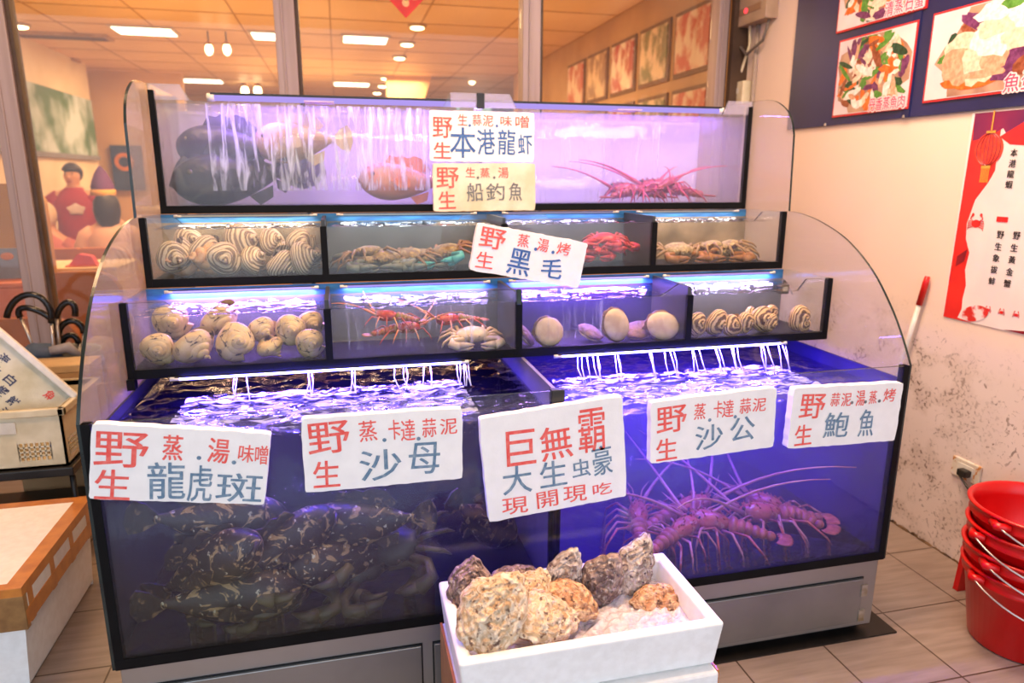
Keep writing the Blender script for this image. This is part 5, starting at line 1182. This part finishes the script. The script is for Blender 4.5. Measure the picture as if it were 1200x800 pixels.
# second sheet / carton behind
c = at(70, 440, 'y', 1.52)
t = thing('carton', 'plain tan carton standing behind the crate next to the curved tank side', 'carton', (c.x+.02, 1.62, 0))
MB().box(c.x-.22, c.x+.10, 1.56, 1.72, 0, c.z+.03).build('body', pm('tan_card', (206, 172, 126), (186, 150, 104), 4, .7), t)
MB().box(c.x-.222, c.x+.102, 1.558, 1.722, c.z+.0, c.z+.032).build('lid', pm('tan_card_lid', (216, 184, 138), None, rough=.7), t, bevel=.003)
# umbrella stand with umbrellas
us = at(75, 418, 'y', 1.85); UX, UY, UZ = us.x, 1.85, us.z
t = thing('umbrella_stand', 'grey umbrella stand beside the left window mullion', 'umbrella stand', (UX, UY, 0))
MB().lathe([(.001, 0), (.13, 0), (.14, .02), (.15, UZ+.02), (.157, UZ+.03), (.145, UZ+.02), (.13, .03), (.001, .02)], 24, M=Matrix.Translation((UX, UY, 0)), cap=False).build('tub', pm('grey_tub', (120, 120, 118), (96, 98, 98), 8), t, True)
MB().lathe([(.152, UZ-.05), (.16, UZ-.05), (.16, UZ-.02), (.152, UZ-.02)], 24, M=Matrix.Translation((UX, UY, 0)), cap=False).build('band', M['black_plastic'], t, True)
UB = pm('black_umbrella', (26, 26, 30), (40, 40, 44), 12, .4); UN = pm('navy_umbrella', (84, 104, 128), (60, 78, 104), 8, .6); UH = pm('glossy_hook', (20, 20, 22), (30, 30, 34), 10, .2)
hooks = [(8, 372, 38, 345, 60, 378, 'black umbrella with the widest hooked handle, leftmost in the stand'), (66, 372, 80, 354, 88, 370, 'black umbrella with a tall hook right of the mullion'), (68, 395, 82, 376, 98, 390, 'black umbrella with a low round hook at the right of the stand'),
         (24, 372, 35, 361, 66, 380, 'black umbrella with a long sloping handle behind the widest hook'), (72, 408, 80, 393, 92, 402, 'umbrella with a small hook, lowest on the right')]
for i, (xa, ya, xb, yb, xc, yc, lb) in enumerate(hooks):
    Y = UY-.06+.035*i; a, b_, c = at(xa, ya, 'y', Y), at(xb, yb, 'y', Y), at(xc, yc, 'y', Y)
    t = thing('umbrella', lb, 'umbrella', (UX+.03*(i-2), Y, .03), 'umbrellas in the stand')
    foot = Vector((UX+.03*(i-2), UY+.02*(i-2), .04)); shaft, tip = (c, a) if i % 2 == 0 else (a, c)
    mid0 = (tip+shaft)/2; ax_ = (tip-shaft)/2; upv = b_-mid0
    sm = [mid0+ax_*math.cos(PI*k/14)+upv*math.sin(PI*k/14) for k in range(15)]
    MB().tube(sm, .014, 9).build('handle', UH, t, True)
    mid = shaft+(foot-shaft)*.28
    MB().tube([shaft, mid], .007, 8).build('shaft', M['wire'], t, True)
    MB().tube([mid, mid+(foot-mid)*.1, foot+(mid-foot)*.3, foot], [.012, .034, .022, .008], 10).build('canopy', UN if i == 4 else UB, t, True)
c = at(48, 415, 'y', 1.8); t = thing('folded_cloth', 'grey blue cloth lying over the umbrella stand', 'cloth', c)
fz = lambda d: 1+.25*noise.noise(d*2.5)
MB().ell(c, (.085, .05, .05), 18, 12, f=fz).build('cloth', UN, t, True)
MB().tube([c+Vector((.05, -.03, .02)), c+Vector((.12, -.02, .03)), c+Vector((.16, 0, -.02))], [.02, .026, .014], 8).build('hem', pm('pale_cloth', (190, 186, 190), (150, 150, 160), 12), t, True)

# ------------------------------------------------------------------ dining room people and chairs
OC = pm('orange_chair', (206, 128, 62), (186, 106, 46), 3, .55); OCL = pm('dark_orange_chair', (176, 96, 40), (150, 78, 30), 3, .55)
def chair(label, px, py, Y, w, mat, top=None, rz=0, gr='covered dining chairs'):
    p = at(px, py, 'y', Y); h = p.z
    t = thing('dining_chair', label, 'chair', (p.x, Y, 0), gr)
    bp = [(-w/2, .42), (-w/2*1.02, h-.10), (-w/2*.8, h-.03), (-w/4, h), (w/4, h), (w/2*.8, h-.03), (w/2*1.02, h-.10), (w/2, .42)]
    MB().prism([(p.x+x, z) for x, z in bp], 'xz', Y-.03, Y+.03).build('backrest', mat, t, bevel=.015, seg=3)
    MB().box(p.x-w/2, p.x+w/2, Y+.03, Y+.46, .40, .48).build('seat', mat, t, bevel=.02)
    for sx in (-1, 1):
        for sy in (.0, .43): MB().tube([(p.x+sx*w*.43, Y+sy, 0), (p.x+sx*w*.43, Y+sy, .41)], .018, 8).build('leg', OCL, t, True)
    return t
chair('orange backed dining chair left of the person in red', 72, 291, 4.4, .46, OC)
chair('orange backed dining chair half behind the curved tank side', 116, 290, 4.3, .46, OC)
chair('darker orange chair nearest the window, low behind the umbrellas', 92, 318, 2.9, .42, OCL)
chair('tall mustard covered chair seen left of the window mullion', 6, 215, 3.3, .40, pm('mustard_cover', (208, 152, 44), (186, 128, 30), 3, .6))
chair('orange chair at the far left behind the foam lid', 30, 372, 2.6, .50, OCL)
# tables
def table(label, px, py, Y, w, d, mat):
    p = at(px, py, 'y', Y); t = thing('dining_table', label, 'table', (p.x, Y, 0), 'dining tables')
    MB().box(p.x-w/2, p.x+w/2, Y, Y+d, p.z-.03, p.z).build('tabletop', mat, t, bevel=.01)
    MB().box(p.x-w/2+.005, p.x+w/2-.005, Y+.005, Y+d-.005, p.z-.26, p.z-.03).build('skirt', mat, t)
    for sx in (-1, 1):
        for sy in (.06, d-.06): MB().tube([(p.x+sx*(w/2-.06), Y+sy, 0), (p.x+sx*(w/2-.06), Y+sy, p.z-.03)], .025, 8).build('leg', OCL, t, True)
    return p
tpz = table('cream covered dining table between the orange chairs', 76, 314, 3.5, .62, .5, pm('cream_cloth', (238, 212, 176), (226, 196, 158), 6, .7))
tq = table('pink covered table at the far left edge', 0, 332, 2.75, .40, .4, pm('pink_cloth', (222, 132, 104), (206, 104, 84), 6, .7))
c = at(97, 316, 'y', 3.55); t = thing('red_napkin', 'folded red napkin on the cream covered table', 'napkin', c)
mb = MB(); mb.prism([(c.x-.09, tpz.z), (c.x+.09, tpz.z), (c.x+.06, tpz.z+.07), (c.x-.02, tpz.z+.085)], 'xz', 3.55, 3.62); mb.build('fold', pm('red_cloth', (222, 60, 56), None, rough=.7), t, bevel=.01)
MB().box(c.x-.10, c.x+.10, 3.54, 3.63, tpz.z, tpz.z+.012).build('hem', pm('pink_hem', (236, 120, 110), None), t, bevel=.004)
c = at(12, 303, 'y', 2.95); t = thing('menu_card', 'blue grey card with an orange emblem standing on the pink table', 'card', c)
MB().box(c.x-.15, c.x+.10, 2.94, 2.955, tq.z, c.z+.06).build('card', pm('blue_grey_card', (140, 146, 160), (122, 130, 148), 5), t)
MB().ell((c.x-.01, 2.938, c.z+.015), (.035, .004, .022), 12, 8).build('emblem', pm('orange_emblem', (222, 130, 60), None), t, True)

def person(name, label, joints, edges, radii, skin, loc, rz=0):
    me = bpy.data.meshes.new('body'); me.from_pydata(joints, edges, []); me.materials.append(skin)
    o = bpy.data.objects.new('person', me); COL.objects.link(o); o.location = loc; o.rotation_euler = (0, 0, rz)
    md = o.modifiers.new('skin', 'SKIN'); md.use_smooth_shade = True
    for i, r in enumerate(radii): me.skin_vertices[0].data[i].radius = r if isinstance(r, tuple) else (r, r)
    me.skin_vertices[0].data[0].use_root = True
    s = o.modifiers.new('sub', 'SUBSURF'); s.levels = 2; s.render_levels = 2
    tag(o, label, 'person'); return o
def garment(name, joints, edges, radii, mat, parent):
    me = bpy.data.meshes.new(name); me.from_pydata(joints, edges, []); me.materials.append(mat)
    o = bpy.data.objects.new(name, me); COL.objects.link(o); o.parent = parent
    md = o.modifiers.new('skin', 'SKIN'); md.use_smooth_shade = True
    for i, r in enumerate(radii): me.skin_vertices[0].data[i].radius = r if isinstance(r, tuple) else (r, r)
    me.skin_vertices[0].data[0].use_root = True
    s = o.modifiers.new('sub', 'SUBSURF'); s.levels = 2; s.render_levels = 2
    return o
SK = pm('skin', (226, 170, 132), (210, 150, 112), 8, .5, sss=.1)
J = [(0, 0, .86), (0, 0, 1.02), (0, 0, 1.18), (0, 0, 1.28), (0, 0, 1.36), (0, -.01, 1.42), (0, -.015, 1.50),
     (-.17, 0, 1.25), (-.23, -.01, 1.02), (-.22, -.08, .82), (-.21, -.11, .76), (.17, 0, 1.25), (.23, -.01, 1.02), (.18, -.12, .84), (.15, -.17, .79),
     (-.09, 0, .82), (-.10, 0, .46), (-.10, .01, .08), (-.10, -.09, .04), (.09, 0, .82), (.10, 0, .46), (.10, .01, .08), (.10, -.09, .04)]
E_ = [(0, 1), (1, 2), (2, 3), (3, 4), (4, 5), (5, 6), (3, 7), (7, 8), (8, 9), (9, 10), (3, 11), (11, 12), (12, 13), (13, 14), (0, 15), (15, 16), (16, 17), (17, 18), (0, 19), (19, 20), (20, 21), (21, 22)]
RR = [(.12, .09), (.10, .08), (.11, .08), (.07, .06), .045, (.075, .085), (.072, .085), .055, .042, .033, .035, .055, .042, .033, .035, .085, .055, .04, .035, .085, .055, .04, .035]
PP_ = at(90, 245, 'y', 5.9); PS = .98
pr = person('person', 'person in a red top standing in the dining room, holding a white bag', J, E_, RR, SK, (PP_.x, 5.9, 0))
def top_garment(name, mat, parent, zb, zs, w, M0=None):
    mb = MB(); mb.tube([(0, 0, zb), (0, 0, zb+.02), (0, 0, (zb+zs)/2), (0, 0, zs-.08), (0, 0, zs), (0, 0, zs+.05)], [w*.86, w*.90, w*.80, w*.88, w*.62, w*.34], 18, flat=1.28)
    for sg in (-1, 1): mb.tube([(sg*.13, 0, zs-.04), (sg*.19, 0, zs-.08), (sg*.225, -.005, zs-.16), (sg*.24, 0, zs-.25)], [.075, .078, .072, .068], 12)
    return mb.build(name, mat, parent, True, local=True)
top_garment('red_shirt', pm('red_shirt_cloth', (176, 30, 42), (156, 22, 36), 6, .7), pr, .80, 1.29, .165)
garment('dark_trousers', [(0, 0, .86), (-.09, 0, .80), (-.10, 0, .46), (-.10, .01, .12), (.09, 0, .80), (.10, 0, .46), (.10, .01, .12)], [(0, 1), (1, 2), (2, 3), (0, 4), (4, 5), (5, 6)], [(.15, .115), .105, .075, .06, .105, .075, .06], pm('dark_trouser_cloth', (40, 32, 36), (30, 26, 28), 6, .8), pr)
hf = lambda d: 1 if (d.z > .05 or d.y > .1) else .55
MB().ell((0, .012, 1.475), (.088, .10, .095), 18, 12, f=hf).build('hair', pm('dark_hair', (58, 40, 32), (40, 28, 24), 30, .5), pr, True, local=True)
MB().ell((0, -.098, 1.435), (.013, .018, .016), 10, 6).build('nose', SK, pr, True, local=True)
for s in (-1, 1): MB().ell((s*.03, -.088, 1.465), (.011, .006, .006), 8, 6).build('eye', M['black_plastic'], pr, True, local=True)
MB().ell((0, -.088, 1.395), (.022, .006, .006), 8, 6).build('mouth', pm('lips', (170, 80, 76), None), pr, True, local=True)
MB().ell((.04, -.142, 1.14), (.075, .012, .05), 14, 8, f=lambda d: 1+.15*math.sin(5*math.atan2(d.z, d.x))).build('shirt_print', pm('white_print', (236, 214, 206), None), pr, True, local=True)
for s, (hx, hy, hz) in ((-1, (-.21, -.11, .76)), (1, (.15, -.17, .79))):
    for k in range(4): MB().tube([(hx+s*.012*(k-1.5), hy-.01, hz-.01), (hx+s*.012*(k-1.5), hy-.03, hz-.05), (hx+s*.012*(k-1.5), hy-.02, hz-.085+.006*abs(k-1.5))], [.009, .008, .006], 6).build('finger', SK, pr, True, local=True)
    MB().tube([(hx-s*.022, hy-.015, hz), (hx-s*.04, hy-.03, hz-.03), (hx-s*.04, hy-.035, hz-.05)], [.010, .009, .006], 6).build('thumb', SK, pr, True, local=True)
c = at(111, 275, 'y', 5.7); t = thing('white_bag', 'white bag hanging from the hand of the person in red', 'bag', c)
bgx, bgz = pr.location.x+.17, .72
MB().box(bgx-.10, bgx+.12, 5.66, 5.74, bgz-.26, bgz-.02).build('sack', M['white_plastic'], t, bevel=.03, seg=3)
MB().tube([(bgx-.05, 5.70, bgz-.03), (bgx-.02, 5.71, bgz+.02), (bgx+.05, 5.70, bgz-.03)], .006, 6).build('loop', M['white_plastic'], t, True)
# seated person with dark hair seen from behind, purple hat
p2 = at(129, 262, 'y', 5.0); hz = at(129, 236, 'y', 5.0).z
JS = [(0, 0, .50), (0, .02, .70), (0, .03, hz-.22), (0, .02, hz-.12), (0, 0, hz), (-.17, .02, hz-.27), (-.22, .06, hz-.50), (-.18, .25, hz-.55), (.17, .02, hz-.27), (.22, .06, hz-.50), (.18, .25, hz-.55), (-.10, .35, .50), (-.10, .40, .10), (.10, .35, .50), (.10, .40, .10), (-.1, .5, .05), (.1, .5, .05)]
ES = [(0, 1), (1, 2), (2, 3), (3, 4), (2, 5), (5, 6), (6, 7), (2, 8), (8, 9), (9, 10), (0, 11), (11, 12), (12, 15), (0, 13), (13, 14), (14, 16)]
RS = [(.16, .13), (.14, .11), (.11, .09), .05, (.08, .09), .06, .045, .035, .06, .045, .035, .08, .05, .08, .05, .04, .04]
p_s = person('person', 'seated person seen from behind with long dark hair and a purple hat', JS, ES, RS, SK, (p2.x, 5.0, 0))
top_garment('pale_pink_top', pm('pink_top_cloth', (236, 190, 164), (220, 166, 140), 6, .8), p_s, .48, hz-.22, .165)
MB().ell((0, -.03, hz-.07), (.105, .10, .17), 18, 14, f=lambda d: 1+.06*noise.noise(d*6)).build('hair', pm('black_hair', (46, 30, 26), (28, 20, 18), 30, .45, stretch=(6, 6, 1)), p_s, True, local=True)
MB().lathe([(.088, 0), (.085, .05), (.09, .06), (.075, .11), (.045, .18), (.01, .23)], 20, M=Matrix.Translation((-.02, -.01, hz+.06))).build('purple_hat', pm('purple_felt', (92, 40, 96), (74, 30, 80), 10, .8), p_s, True, local=True)
MB().lathe([(.094, 0), (.098, .045), (.088, .05)], 20, M=Matrix.Translation((-.02, -.01, hz+.05))).build('yellow_band', pm('yellow_band', (206, 150, 60), None), p_s, True, local=True)
c3 = at(66, 290, 'y', 5.6); hz = at(60, 252, 'y', 5.6).z
p_t = person('person', 'seated person in a pale rose top half hidden by the mullion', [(x, y, z*1.0) for x, y, z in JS[:2]]+[(0, .03, hz-.22), (0, .02, hz-.12), (0, 0, hz)]+[(x, y, hz+(z-at(129, 236, 'y', 5.0).z)) for x, y, z in JS[5:11]]+JS[11:], ES, RS, SK, (at(58, 290, 'y', 5.6).x, 5.6, 0))
top_garment('rose_top', pm('rose_cloth', (214, 128, 112), (196, 104, 92), 6, .8), p_t, .48, hz-.22, .165)
MB().ell((0, -.01, hz+.01), (.10, .11, .12), 16, 12).build('cap', pm('cream_cap', (232, 206, 176), (216, 186, 150), 8, .8), p_t, True, local=True)
